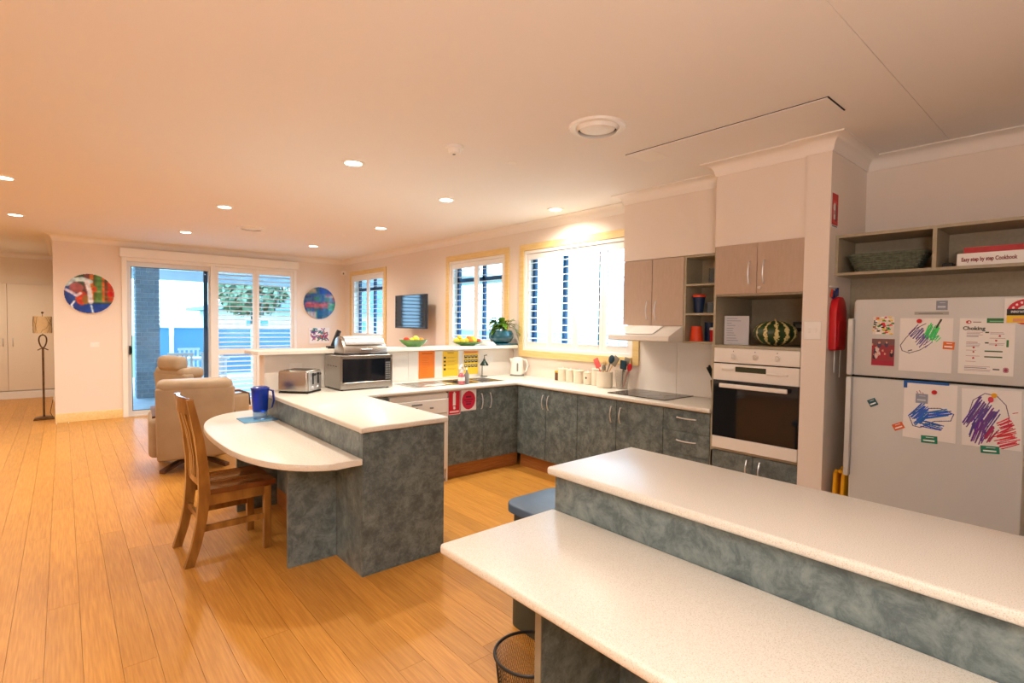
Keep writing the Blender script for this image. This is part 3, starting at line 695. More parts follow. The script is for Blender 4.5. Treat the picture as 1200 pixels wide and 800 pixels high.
for i in range(nx):
    for j in range(ny): st.faces.new((vv[i][j], vv[i+1][j], vv[i+1][j+1], vv[i][j+1]))
rg_ = bmesh.ops.extrude_face_region(st, geom=list(st.faces)); 
for v in rg_['geom']:
    if isinstance(v, bmesh.types.BMVert): v.co.z = .428
bmesh.ops.recalc_face_normals(st, faces=st.faces)
obj('seat', st, M_wood2, t)
obj('apron', boxes([(-.16, .165, -hw-.012, -hw+.012, .36, .428), (-.16, .165, hw-.012, hw+.012, .36, .428), (.175, .20, -hw+.02, hw-.02, .36, .428)], bev=.002), M_wood, t)
for sy in (-1, 1): obj('stretcher', box(-.19, .175, sy*hw-.011, sy*hw+.011, .20, .24, bev=.003), M_wood, t)
obj('stretcher', box(-.203, -.18, -hw, hw, .25, .285, bev=.003), M_wood, t)
rail = [(-.235-.03*(1-(y_/hw)**2)-.01, y_, .985) for y_ in [hw*(k/5-1) for k in range(11)]]
obj('top_rail', sweep(rail, (.011, 0, -.002), (0, 0, .05)), M_wood, t)
obj('lower_rail', sweep([(-.186-.012*(1-(y_/hw)**2), y_, .50) for y_ in [hw*(k/5-1) for k in range(11)]], (.010, 0, 0), (0, 0, .02)), M_wood, t)
for k in range(5):
    y_ = (k-2)*.062; cv = .03*(1-(y_/hw)**2)
    obj('slat', sweep([(-.19-cv*.4, y_*.8, .51), (-.188-cv*.6, y_*.85, .65), (-.205-cv*.8, y_*.95, .8), (-.235-cv, y_, .95)], (0, .013, 0), (.006, 0, 0)), M_wood, t)

# ================================================================ KITCHEN JOINERY
Z9 = .9; ZT = .865
wt = thing('worktop', 'long cream speckled worktop running along the peninsula, sink and hob', 'worktop', (1.6, 4.2, ZT))
obj('top', slab([(1.312, 1.925, 2.862, HW), (1.925, 3.652, 4.146, HW), (3.652, WX, 1.97, HW), (3.01, 3.27, 4.32, 4.68, 1), (3.33, 3.61, 4.32, 4.68, 1)], ZT, Z9, .011), M_bench, wt)
obj('corner_cap', box(1.309, 1.333, 2.859, 2.884, ZT+.001, Z9-.003, bev=.004), M_bench, wt)
# peninsula base
pn = thing('peninsula_cabinet', 'grey-green mottled peninsula base under the cream worktop', 'cabinet', (1.6, 3.8, 0))
obj('side_panel', boxes([(1.332, 1.352, 2.902, 3.305, .0, ZT-.001), (1.332, 1.352, 3.305, HW, .14, ZT-.001)]), M_lamT, pn)
obj('end_panel', box(1.332, 1.903, 2.882, 2.902, 0, ZT-.001, bev=.001), M_lam, pn)
obj('carcass', box(1.354, 1.90, 2.904, HW-.002, .10, ZT-.002), M_lam, pn)
obj('kickboard', box(1.340, 1.352, 3.306, HW-.002, 0, .139), M_kick, pn)
# low D-shaped table
lt = thing('low_table', 'low cream half-round table top fixed to the left of the peninsula', 'table', (1.1, 3.97, 0))
pts = []
cyy, bb_, aa, nn_ = 3.97, 1.11, .562, 2.6
for k in range(41):
    th = -pi/2+pi*k/40; cs, sn_ = max(0, math.cos(th)), math.sin(th)
    X_ = 1.330-aa*cs**(2/nn_); Y_ = cyy+bb_*math.copysign(abs(sn_)**(2/nn_), sn_)
    if Y_ > 2.882: pts.append((X_, Y_))
pts = [(1.330, 2.882), (pts[0][0]-.02, 2.882)]+pts
obj('table_top', ext(pts[::-1], .672, .711, 'z', bev=.006, seg=2, edges='both'), M_bench, lt)
obj('support_panel', box(1.03, 1.331, 3.27, 3.30, 0, .671, bev=.001), M_lamT, lt)
obj('support_panel', box(1.03, 1.331, 4.50, 4.53, 0, .671, bev=.001), M_lam, lt)
# raised shelf on half wall
rs = thing('servery_shelf', 'narrow cream raised shelf on top of the half wall behind the sink', 'shelf', (2.8, 4.9, 1.222))
obj('shelf_board', ext([(1.215, 4.80), (1.255, 4.755), (WX-.03, 4.755), (WX-.03, 4.95), (WX-.002, 4.95), (WX-.002, 5.03), (1.215, 5.03)], 1.223, 1.258, 'z', bev=.008, seg=2), M_bench, rs)
sp = thing('sink_splashback', 'pale cream wall panels behind the sink under the raised shelf', 'splashback', (2.8, HW, .9))
for (a, b_) in ((1.335, 2.05), (2.053, 2.75), (2.753, 3.45), (3.453, 4.15)): obj('panel', box(a, b_, HW-.006, HW-.0005, .901, 1.21, bev=.001), M_appl, sp)

def bow_x(par, y, z0, z1, x): obj('handle', bow((x, y, z0), (x, y, z1), (-1, 0, 0), .005), M_chrome, par)
def cab(name, lab, group, y0, y1, z0, z1, doors, mt=M_lam, front=TX, back=WX-.006, kick=True, carc=M_edge):
    """cabinet facing -x. doors: list of (y0,y1,z0,z1,handle spec)"""
    t = thing(name, lab, 'cabinet', ((front+back)/2, (y0+y1)/2, 0), group)
    obj('carcass', box(front+.02, back, y0+.001, y1-.001, z0, z1), carc, t)
    for (a, b_, c, d, hs_) in doors:
        p = obj('drawer' if hs_ and hs_[0] == 'h' else 'door', box(front, front+.018, a+.0015, b_-.0015, c, d, bev=.0012), mt, t)
        if hs_ and hs_[0] == 'v': bow_x(p, hs_[1], hs_[2], hs_[3], front)
        if hs_ and hs_[0] == 'h': obj('handle', bow((front, hs_[1], hs_[3]), (front, hs_[2], hs_[3]), (-1, 0, 0), .005), M_chrome, p)
    if kick: obj('kickboard', box(front+.05, front+.062, y0, y1, 0, .139), M_kick, t)
    return t
z0, z1 = .142, .858
cab('base_cabinet', 'mottled base cabinet in the corner right of the sink run', 'grey-green base cabinets', 3.307, 4.16, z0, ZT-.001, [(3.732, 4.16, z0, z1, ('v', 3.765, .66, .80)), (3.307, 3.730, z0, z1, ('v', 3.69, .66, .80))])
cab('base_cabinet', 'mottled two-door base cabinet below the black hob', 'grey-green base cabinets', 2.379, 3.305, z0, ZT-.001, [(2.850, 3.305, z0, z1, ('v', 2.90, .66, .80)), (2.379, 2.848, z0, z1, ('v', 2.80, .66, .80))])
cab('drawer_unit', 'mottled drawer unit beside the oven tower', 'grey-green base cabinets', 1.975, 2.377, z0, ZT-.001, [(1.975, 2.377, .692, z1, ('h', 2.09, 2.25, .80)), (1.975, 2.377, .512, .689, ('h', 2.09, 2.25, .62)), (1.975, 2.377, .330, .509, ('h', 2.09, 2.25, .44)), (1.975, 2.377, z0, .327, ('h', 2.09, 2.25, .26))])
sc_ = thing('sink_cabinet', 'mottled two-door cabinet below the sink with red signs on it', 'cabinet', (3.2, 4.5, 0), 'grey-green base cabinets')
obj('carcass', box(2.79, 3.67, SY+.02, HW-.002, z0, ZT-.25), M_edge, sc_)
obj('front_rail', box(2.79, 3.67, SY+.02, SY+.05, .60, ZT-.001), M_edge, sc_)
for (a, b_, hx) in ((2.789, 3.222, 3.19), (3.225, 3.655, 3.30)):
    p = obj('door', box(a, b_, SY, SY+.018, z0, z1, bev=.0012), M_lam, sc_)
    obj('handle', bow((hx, SY, .66), (hx, SY, .81), (0, -1, 0), .005), M_chrome, p)
obj('kickboard', box(2.79, 3.722, SY+.05, SY+.062, 0, .139), M_kick, sc_)
obj('corner_post', box(3.657, 3.69, SY+.002, SY+.03, z0, z1), M_lam, sc_)
fp = thing('filler_cabinet', 'narrow dark mottled filler between the peninsula and the dishwasher', 'cabinet', (2.0, 4.4, 0))
obj('door', box(1.905, 2.165, SY+.01, SY+.028, z0, z1), M_lam, fp); obj('carcass', box(1.905, 2.165, SY+.03, HW-.002, .0, ZT-.001), M_edge, fp)
dw = thing('dishwasher', 'white dishwasher built in left of the sink cabinet', 'dishwasher', (2.47, 4.5, 0))
obj('body', box(2.172, 2.782, SY+.02, HW-.01, .02, ZT-.008), M_appl, dw)
obj('top_strip', box(2.172, 2.784, SY-.005, SY+.02, .802, .848, bev=.003), M_appl, dw)
cpn = obj('control_panel', box(2.172, 2.770, SY-.012, SY+.02, .665, .798, bev=.003), M_appl, dw)
obj('door', box(2.172, 2.770, SY-.010, SY+.02, .12, .660, bev=.003), M_appl, dw)
obj('edge_strip', box(2.772, 2.786, SY-.008, SY+.02, .0, .80), M_appl, dw)
obj('handle_recess', box(2.39, 2.50, SY-.0135, SY-.012, .755, .77), M_grey, cpn)
obj('display', box(2.425, 2.45, SY-.0135, SY-.012, .715, .735), M_black, cpn)
obj('button', box(2.58, 2.62, SY-.0145, SY-.012, .715, .73, bev=.001), M_grey, cpn)
# hob, hood, splash
hobt = thing('hob', 'black glass hob set in the worktop under the range hood', 'hob', (4.0, 2.715, Z9))
obj('glass_top', box(3.745, 4.195, 2.415, 3.012, Z9+.0005, Z9+.007, bev=.002), M_blackg, hobt)
for (a, b_, r_) in ((3.87, 2.58, .075), (3.87, 2.86, .09), (4.08, 2.58, .09), (4.08, 2.86, .07)): obj('burner_ring', lathe([(r_-.003, .0072), (r_, .0072), (r_, .0076), (r_-.003, .0076), (r_-.003, .0072)], 40, (a, b_, Z9)), M_grey, hobt)
sb_ = thing('hob_splashback', 'large pale grey wall panels behind the hob', 'splashback', (WX, 2.5, .9))
for (a, b_) in ((1.98, 2.598), (2.601, 3.004)): obj('panel', box(WX-.008, WX-.001, a, b_, .901, 1.515 if a < 2.59 else 1.515, bev=.001), M_appl, sb_)
rh = thing('range_hood', 'slim white range hood under the taupe wall cabinets', 'range hood', (3.95, 2.7, 1.4))
obj('canopy', ext([(4.21, 1.515), (3.94, 1.515), (3.74, 1.43), (3.735, 1.392), (3.75, 1.385), (4.21, 1.385)], 2.39, 3.012, 'y', bev=.002, edges='both'), M_appl, rh)
obj('visor', ext([(3.925, 1.512), (3.92, 1.516), (3.755, 1.446), (3.76, 1.442)], 2.56, 2.84, 'y'), M_grey if False else M_white, rh)
obj('filter', box(3.80, 4.15, 2.45, 2.95, 1.381, 1.386), M_steel, rh)
# upper cabinets
cab('wall_cabinet', 'taupe two-door wall cabinet above the range hood', 'taupe upper cabinets', 2.390, 3.013, 1.520, 2.100, [(2.703, 3.013, 1.518, 2.10, ('v', 2.745, 1.575, 1.73)), (2.390, 2.700, 1.518, 2.10, ('v', 2.655, 1.575, 1.73))], M_taupe, UX, WX-.002, False, M_shelf)
oshelf = thing('open_shelf_unit', 'narrow open shelf unit of three bays between the wall cabinets', 'shelf unit', (4.08, 2.18, 1.37))
obj('side_panel', box(UX, WX-.01, 2.368, 2.387, 1.375, 2.10), M_shelf, oshelf); obj('side_panel', box(UX, WX-.01, 1.976, 1.994, 1.375, 2.10), M_shelf, oshelf)
obj('back_panel', box(WX-.018, WX-.010, 1.994, 2.368, 1.375, 2.10), M_shelf, oshelf)
for z_ in (1.375, 1.608, 1.850, 2.084): obj('shelf', box(UX, WX-.018, 1.994, 2.368, z_, z_+.016), M_shelf, oshelf)
# oven tower
ot = thing('oven_tower', 'tall taupe cabinet tower holding the oven and an open niche', 'cabinet', (3.95, 1.66, 0))
obj('side_panel', box(TX, AX-.07, 1.953, 1.971, .14, 2.102), M_shelf, ot)
obj('side_panel', box(TX, AX-.07, 1.347, 1.357, .14, 2.102), M_shelf, ot)
obj('shelf', box(TX, AX-.07, 1.357, 1.953, 1.364, 1.382), M_shelf, ot); obj('shelf', box(TX+.0, AX-.07, 1.357, 1.953, 1.738, 1.756), M_shelf, ot)
obj('shelf', box(TX, AX-.07, 1.357, 1.953, .608, .626), M_shelf, ot)
obj('back_panel', box(AX-.078, AX-.07, 1.357, 1.953, .14, 2.102), M_shelf, ot)
obj('upper_box', box(TX+.02, AX-.08, 1.358, 1.952, 1.757, 2.101), M_shelf, ot)
for (a, b_, hy) in ((1.652, 1.953, 1.70), (1.347, 1.649, 1.60)):
    p = obj('door', box(TX-.018, TX, a, b_, 1.752, 2.102, bev=.0012), M_taupe, ot); bow_x(p, hy, 1.82, 1.975, TX-.018)
lk = obj('lock', lathe([(0, 0), (.011, 0), (.011, -.008), (0, -.008)], 16, (TX-.018, 1.63, 1.79), 'x'), M_chrome, ot)
for (a, b_, hy) in ((1.652, 1.968, 1.69), (1.347, 1.649, 1.60)):
    p = obj('door', box(TX-.0, TX+.018, a, b_, .142, .602, bev=.0012), M_lam, ot); bow_x(p, hy, .44, .57, TX)
obj('lower_box', box(TX+.02, AX-.08, 1.358, 1.952, .142, .606), M_edge, ot)
obj('kickboard', box(TX+.05, TX+.06, 1.347, 1.97, 0, .139), M_kick, ot)
ov = thing('oven', 'white built-in wall oven with black glass door', 'oven', (3.9, 1.655, .63))
OX = TX-.022
obj('body', box(TX+.002, 4.2, 1.362, 1.948, .632, 1.355), M_appl, ov)
obj('side_trim', boxes([(TX-.004, TX+.001, 1.943, 1.953, .628, 1.36)]), M_appl, ov)
pnl = obj('control_panel', box(OX, TX, 1.352, 1.945, 1.256, 1.362, bev=.003), M_appl, ov)
for y_ in (1.80, 1.645, 1.495):
    k_ = lathe([(0, -.022), (.013, -.022), (.018, -.006), (.024, -.004), (.024, 0)], 24, (OX, y_, 1.305), 'x'); box(OX-.03, OX-.02, y_-.004, y_+.004, 1.288, 1.322, bev=.002, bm=k_)
    obj('knob', k_, M_appl, pnl)
for y_ in (1.80, 1.645, 1.495): obj('marker', box(OX-.0006, OX, y_-.002, y_+.002, 1.337, 1.345), M_black, pnl)
dr = obj('door', box(OX-.004, TX, 1.352, 1.945, 1.128, 1.248, bev=.003), M_appl, ov)
obj('vent_slot', box(OX+.002, TX, 1.352, 1.945, 1.249, 1.255), M_dark, ov)
obj('display', box(OX-.006, OX-.0035, 1.565, 1.78, 1.195, 1.232, bev=.001), M_lcd, dr)
obj('grip', box(OX-.016, OX-.004, 1.42, 1.56, 1.19, 1.203, bev=.003), M_appl, dr); obj('grip', box(OX-.016, OX-.004, 1.785, 1.88, 1.205, 1.222, bev=.003), M_appl, dr)
obj('glass_front', box(OX-.004, TX, 1.352, 1.945, .715, 1.127, bev=.001), M_blackg, ov)
obj('glass_window', box(OX-.0047, OX-.004, 1.44, 1.86, .77, 1.05, bev=0), M_exg if False else M_blackg, ov)
obj('lower_trim', box(OX-.004, TX, 1.352, 1.945, .628, .713, bev=.003), M_appl, ov)
hd_ = box(OX-.045, OX-.030, 1.41, 1.88, 1.078, 1.108, bev=.004)
for y_ in (1.44, 1.85): box(OX-.032, OX-.003, y_-.008, y_+.008, 1.086, 1.10, bm=hd_)
obj('handle', hd_, M_appl, ov)
for z_ in (.84, .92): obj('oven_rack', tube([(TX+.05, 1.40, z_), (TX+.05, 1.90, z_)], .003, 6), M_chrome, ov)

# niche things
ml = ball((0, 0, 0), .145, .145, .092, 60)
for v in ml.verts:
    a = math.atan2(v.co.y, v.co.x); d_ = math.hypot(v.co.x, v.co.y)/.145; k = 1-.055*d_*abs(math.sin(a*6)); v.co.x *= k; v.co.y *= k; v.co.z *= 1-.12*max(0, 1-d_*3)
mo = obj('striped_melon', ml, M_melon, label='large ribbed dark green melon with cream stripes in the niche above the oven', cat='melon'); mo.location = (3.86, 1.60, 1.382+.092)
obj('stalk', tube([(0, 0, .075), (.004, .003, .09), (.01, .008, .10)], [.009, .006, .007], 8), M_beech, mo)
fo = thing('paper_sheet', 'pale printed sheet standing at the left side of the oven niche', 'paper', (3.86, 1.94, 1.382))
def angled_print(t, center, right, W_, H_, A):
    Mx = frame_mat(center, right, (0, 0, 1)); b = box(-W_/2, W_/2, -H_/2, H_/2, -.002, 0); b.transform(Mx); obj('sheet', b, M_paper, t)
    grid_print('print', A, W_, H_, center, right, (0, 0, 1), t, .0006)
A = canvas(40, 50, (214, 214, 220)); rg = np.random.RandomState(1)
for k in range(10): c_rect(A, .1, .08+k*.085, .3+.55*rg.rand(), .10+k*.085, (150, 154, 176))
angled_print(fo, (3.81, 1.86, 1.49), (.35, -.94, 0), .17, .215, A)
ot_b = thing('power_outlet', 'black power outlet on the back wall of the oven niche above the melon', 'power outlet', (AX-.08, 1.59, 1.52))
obj('cover', box(AX-.09, AX-.079, 1.545, 1.63, 1.49, 1.56, bev=.003), M_black, ot_b); obj('rocker', box(AX-.093, AX-.09, 1.565, 1.61, 1.515, 1.54), M_grey, ot_b)
# cups on open shelf
def cup(name, lab, x, y, z, r0, r1, h, m, lid=None, cat='cup'):
    t = thing(name, lab, cat, (x, y, z), 'cups on the open shelf')
    obj('body', lathe([(0, 0), (r0, 0), (r1, h), (r1-.003, h), (r0-.003, .004), (0, .004)], 28, (x, y, z+.0005)), m, t)
    if lid: obj('lid', lathe([(0, h+.018), (r1-.002, h+.018), (r1+.003, h+.012), (r1+.003, h-.004), (r1+.0005, h-.004)], 28, (x, y, z)), lid, t)
cup('tumbler', 'navy tumbler with orange lid on the middle shelf', 4.06, 2.31, 1.624, .035, .05, .14, M_bluecup, M_orange)
cup('glass_tumbler', 'small clear glass right of the navy tumbler', 4.06, 2.20, 1.624, .033, .036, .09, M_water)
cup('plastic_cup', 'upturned orange cup on the bottom shelf', 4.04, 2.315, 1.391, .055, .042, .125, M_orange)
cup('plastic_cup', 'red and white cup behind the frame of the bottom shelf', 4.10, 2.185, 1.391, .034, .04, .10, M_red, M_white)
cup('plastic_cup', 'dark navy cup behind the upturned orange cup', 4.145, 2.25, 1.391, .04, .045, .16, M_bluecup)
cup('glass_jar', 'clear glass jar on the top shelf of the open unit', 4.09, 2.20, 1.866, .04, .04, .13, M_water, None, 'jar')

# ================================================================ WORKTOP THINGS
def oneobj(name, bm, m, lab, cat, group=None, origin=(0, 0, 0), kind=None): return obj(name, bm, m, None, lab, cat, group, kind, origin=origin)
# microwave
mw = thing('microwave', 'stainless steel microwave with dark glass door on the worktop', 'microwave', (2.1, 4.65, Z9))
MX0, MX1, MY0, MY1, MZ0, MZ1 = 1.855, 2.36, 4.47, 4.835, .912, 1.213
obj('case', box(MX0, MX1, MY0+.02, MY1, MZ0, MZ1, bev=.004), M_steel, mw)
fr = obj('door', boxes([(MX0, MX1, MY0, MY0+.019, MZ0, MZ0+.06), (MX0, MX1, MY0, MY0+.019, MZ1-.03, MZ1), (MX0, MX0+.02, MY0, MY0+.019, MZ0+.06, MZ1-.03), (MX1-.018, MX1, MY0, MY0+.019, MZ0+.06, MZ1-.03)], bev=.001), M_steel, mw)
obj('glass', box(MX0+.02, MX1-.075, MY0+.003, MY0+.018, MZ0+.06, MZ1-.03), M_blackg, fr)
kp = obj('keypad', box(MX1-.075, MX1-.018, MY0+.002, MY0+.018, MZ0+.06, MZ1-.03), M_black, mw)
for i in range(3):
    for j in range(8): obj('button', box(MX1-.068+i*.016, MX1-.056+i*.016, MY0+.0005, MY0+.002, MZ0+.075+j*.021, MZ0+.088+j*.021), M_grey, kp)
for i in range(4): obj('vent_slot', box(MX0-.0008, MX0+.001, MY0+.08+i*.06, MY0+.115+i*.06, MZ0+.2, MZ0+.206), M_dark, mw)
for (a, b_) in ((MX0+.03, MY0+.04), (MX1-.03, MY0+.04), (MX0+.03, MY1-.03), (MX1-.03, MY1-.03)): obj('foot', lathe([(0, 0), (.012, 0), (.012, .011), (0, .011)], 12, (a, b_, Z9+.0005)), M_black, mw)
# bread bin on microwave
bz = MZ1+.001
bb = thing('bread_bin', 'stainless roll-top bread bin on top of the microwave', 'bread bin', (2.13, 4.64, bz))
prf = [(4.755, bz), (4.755, bz+.10)]+[(4.665+.09*math.cos(a), bz+.09+.075*math.sin(a)) for a in [k*pi/12 for k in range(1, 11)]]+[(4.53, bz+.05), (4.53, bz)]
obj('shell', ext(prf, 1.915, 2.335, 'x', bev=.003, edges='both'), M_steel, bb)
obj('roll_lid', ext([(4.655+.1*math.cos(a)*1.12, bz+.08+.092*math.sin(a)) for a in [pi*.35+k*pi*.60/10 for k in range(11)]]+[(4.655+.095*math.cos(a)*1.12, bz+.08+.087*math.sin(a)) for a in [pi*.95-k*pi*.60/10 for k in range(11)]], 1.935, 2.315, 'x'), M_chrome, bb)
obj('base_rail', box(1.912, 2.338, 4.522, 4.76, bz, bz+.018, bev=.003), M_black, bb)
obj('handle', box(2.07, 2.18, 4.515, 4.53, bz+.045, bz+.055, bev=.002), M_chrome, bb)
# toaster
tt = thing('toaster', 'brushed steel four-slice toaster with black lever slots', 'toaster', (1.60, 4.63, Z9), local=True, rotz=0)
tt.rotation_euler = (0, 0, math.radians(-47)); tt.location = (1.565, 4.645, Z9)
tb = box(-.135, .135, -.125, .125, .012, .195, bev=.022, seg=3); obj('body', tb, M_steel, tt)
for i in (-1, 1):
    for j in (-1, 1): obj('slot', box(-.10, .10, i*.06+j*.022-.01, i*.06+j*.022+.01, .193, .1965), M_dark, tt)
fp_ = obj('front_plate', box(.134, .142, -.11, .11, .02, .18, bev=.003), M_chrome, tt)
for i in (-1, 1):
    obj('lever_slot', box(.1415, .144, i*.045-.012, i*.045+.012, .075, .172), M_black, tt)
    obj('lever', box(.142, .165, i*.045-.02, i*.045+.02, .150, .168, bev=.004), M_black, tt)
    obj('dial', lathe([(0, .012), (.013, .012), (.014, 0)], 20, (.142, i*.045, .045), 'x'), M_chrome, tt)
obj('base', box(-.13, .135, -.12, .12, 0.0005, .014, bev=.003), M_black, tt)
# phone
ph = thing('cordless_phone', 'black cordless phone leaning in its cradle on the raised shelf', 'phone', (1.98, 4.9, 1.258))
obj('cradle', box(1.90, 2.01, 4.86, 4.93, 1.259, 1.285, bev=.006), M_black, ph)
hs = box(-.022, .022, -.014, .014, 0, .17, bev=.008, seg=2); hs.transform(Matrix.Translation((1.955, 4.895, 1.275)) @ Matrix.Rotation(.38, 4, 'Y')); obj('handset', hs, M_black, ph)
obj('charging_base', box(1.84, 1.90, 4.875, 4.915, 1.259, 1.266, bev=.002), M_white, ph)
# fruit bowls
def bowl(x, y, R_, h, lab):
    t = thing('fruit_bowl', lab, 'bowl', (x, y, 1.2585), 'green glazed fruit bowls')
    obj('shell', lathe([(0, 0), (R_*.45, 0), (R_*.5, .008), (R_*.8, h*.5), (R_, h), (R_-.007, h), (R_*.76, h*.52), (R_*.45, .014), (0, .012)], 40, (x, y, 1.2585), sy=.62), M_green, t)
    return t
bowl(2.835, 4.90, .168, .075, 'deeper green glazed bowl of fruit on the raised shelf, below the television')
bowl(3.545, 4.90, .205, .045, 'shallow green glazed bowl piled with fruit on the raised shelf, near the plant')
def fruit(kind_, x, y, z, r_, m, lab, grp):
    r_ *= .9
    b = ball((0, 0, 0), r_, r_, r_*(.92 if kind_ == 'apple' else 1), 16)
    if kind_ == 'lemon':
        for v in b.verts: v.co.x *= 1.25
    if kind_ == 'apple':
        for v in b.verts:
            d = math.hypot(v.co.x, v.co.y)/r_; 
            if v.co.z > 0: v.co.z -= r_*.28*max(0, 1-d*1.6)
    o = oneobj(kind_, b, m, lab, 'fruit', grp); o.location = (x, y, z); o.rotation_euler = (random.uniform(-.3, .3), random.uniform(-.3, .3), random.uniform(0, 3)); return o
F1 = [('apple', -.085, 0, .075, .037, M_apple, 'red apple at the left of the deeper bowl'), ('lemon', -.02, .01, .07, .030, M_yel, 'small lemon beside the red apple in the deeper bowl'), ('orange', .03, -.01, .078, .036, M_yel, 'large yellow fruit in the middle of the deeper bowl'), ('lemon', .04, .04, .092, .028, M_yel, 'lemon on top at the back of the deeper bowl'), ('orange', .095, .0, .066, .034, M_orf, 'orange at the right of the deeper bowl')]
for k, dx, dy, dz, r_, m, l in F1: fruit(k, 2.835+dx, 4.90+dy*.7, 1.2585+dz, r_, m, l, 'fruit in the deeper bowl')
F2 = [('lemon', -.155, 0, .055, .034, M_yel, 'lemon at the left end'), ('apple', -.09, -.03, .056, .036, M_yel, 'yellow apple near the left end'), ('lemon', -.10, .03, .09, .032, M_yel, 'lemon on top near the left end'), ('orange', -.03, -.02, .056, .036, M_yel, 'round yellow fruit left of the middle'), ('apple', .03, -.03, .056, .036, M_orf, 'orange-flushed apple in the middle'), ('apple', .03, .03, .088, .034, M_orf, 'orange-flushed apple on top in the middle'), ('lemon', .09, -.01, .058, .036, M_yel, 'lemon right of the middle'), ('lemon', .08, .03, .088, .030, M_yel, 'lemon on top right of the middle'), ('apple', .155, 0, .055, .034, M_apple, 'reddish apple at the right end')]
for k, dx, dy, dz, r_, m, l in F2: fruit(k, 3.545+dx, 4.90+dy*.7, 1.2585+dz, r_, m, l+' of the shallow bowl', 'fruit in the shallow bowl')
# folded cloth
fcb = bmesh.new()
for k in range(4): box(3.765+.008*k, 3.893-.008*k, 4.80+.008*k, 4.98, 1.2595+k*.011, 1.270+k*.011, bev=.004, bm=fcb)
oneobj('folded_cloth', fcb, M_white, 'white folded cloth on the raised shelf left of the plant pot', 'cloth', origin=(3.83, 4.9, 1.2595))
# plant
pt = thing('potted_plant', 'leafy houseplant in a round teal glazed pot on the raised shelf', 'plant', (4.03, 4.86, 1.2585))
pc = (4.02, 4.87, 1.2585)
obj('saucer', box(3.90, 4.20, 4.76, 4.98, 1.259, 1.279, bev=.008, seg=2), M_pot, pt)
obj('pot', lathe([(0, .022), (.09, .022), (.135, .045), (.163, .09), (.160, .14), (.138, .175), (.130, .175), (.150, .14), (0, .13)], 40, pc, sy=.8), M_pot, pt)
obj('soil', lathe([(0, .150), (.143, .148)], 24, pc, sy=.8), M_trunk, pt)
rg = random.Random(9)
def leaf(p, d, L_, wd, droop):
    b = bmesh.new(); d = Vector(d).normalized(); sd_ = d.cross(Vector((0, 0, 1))).normalized(); rows = []
    for i in range(6):
        t_ = i/5; c_ = Vector(p)+d*L_*t_+Vector((0, 0, -droop*t_*t_)); ww = wd*math.sin(pi*min(.98, t_*.92+.08))**.8
        rows.append([b.verts.new(c_-sd_*ww+Vector((0, 0, .006))), b.verts.new(c_), b.verts.new(c_+sd_*ww+Vector((0, 0, .006)))])
    for a, c_ in zip(rows[:-1], rows[1:]):
        b.faces.new((a[0], a[1], c_[1], c_[0])); b.faces.new((a[1], a[2], c_[2], c_[1]))
    bmesh.ops.solidify(b, geom=list(b.faces), thickness=.0012)
    return b
for k in range(60):
    a = rg.random()*2*pi; rr = rg.random()*.11; el = rg.uniform(-.1, 1.5)
    p = (pc[0]+rr*math.cos(a), pc[1]+rr*.8*math.sin(a), pc[2]+.17+rg.random()*.12)
    dx_, dy_ = math.cos(a), math.sin(a)*.7
    if pc[0]+dx_*.2 > 4.19: dx_ *= .3
    obj('leaf', leaf(p, (dx_, dy_, el), rg.uniform(.09, .15), rg.uniform(.028, .042), rg.uniform(.03, .12)), M_leaf if rg.random() < .65 else M_leafd, pt)
for (dx, h_) in ((-.11, .30), (-.07, .22), (-.16, .16)):
    q = Vector((pc[0]+dx, pc[1]-.02, pc[2]+h_+.02)); obj('stem', tube([(pc[0]+dx*.3, pc[1], pc[2]+.15), (pc[0]+dx*.6, pc[1]-.01, pc[2]+.1+h_*.5), q], .003, 6), M_leafd, pt)
    for k in range(2): obj('leaf', leaf(q, (rg.uniform(-1, .6), -.4, .2), .08, .024, .03), M_leafd, pt)
for (ex, ez, y1_) in ((.17, .20, -.16), (.13, .05, -.14), (.10, .02, -.17)):
    ps = [(pc[0]+.05, pc[1]-.02, pc[2]+.18), (pc[0]+.09, pc[1]-.08, pc[2]+.26), (pc[0]+ex*.8, pc[1]+y1_*.9, pc[2]+.24), (min(pc[0]+ex, 4.18), pc[1]+y1_*1.3, pc[2]+ez)]
    obj('trailing_leaf', sweep(ps, (.004, .006, 0), (0, 0, .0008)), M_leafd, pt)

# sink
sk = thing('sink', 'stainless steel double bowl sink with drainer set in the worktop', 'sink', (3.05, 4.5, Z9))
def bowl_box(x0, x1, y0, y1, dz):
    b = bmesh.new(); outer = [(x0, y0), (x1, y0), (x1, y1), (x0, y1)]; inn = [(x0+.025, y0+.025), (x1-.025, y0+.025), (x1-.025, y1-.025), (x0+.025, y1-.025)]
    T_ = [b.verts.new((*p, Z9+.001)) for p in outer]; B2 = [b.verts.new((*p, Z9-dz)) for p in inn]
    for i in range(4): b.faces.new((T_[i], T_[(i+1) % 4], B2[(i+1) % 4], B2[i]))
    b.faces.new(B2); bmesh.ops.solidify(b, geom=list(b.faces), thickness=.0015); return b
obj('bowl', bowl_box(3.015, 3.265, 4.325, 4.675, .15), M_sink, sk); obj('bowl', bowl_box(3.335, 3.605, 4.325, 4.675, .17), M_sink, sk)
obj('rim', boxes([(2.50, 3.0145, 4.30, 4.70, Z9+.0005, Z9+.0035), (3.0145, 3.62, 4.30, 4.3245, Z9+.0005, Z9+.0035), (3.0145, 3.62, 4.6755, 4.72, Z9+.0005, Z9+.0035), (3.2655, 3.3345, 4.3245, 4.6755, Z9+.0005, Z9+.0035), (3.6055, 3.62, 4.3245, 4.6755, Z9+.0005, Z9+.0035)]), M_sink, sk)
for k in range(8): obj('drainer_rib', box(2.56, 2.96, 4.345+k*.042, 4.355+k*.042, Z9+.0035, Z9+.007, bev=.0015), M_sink, sk)
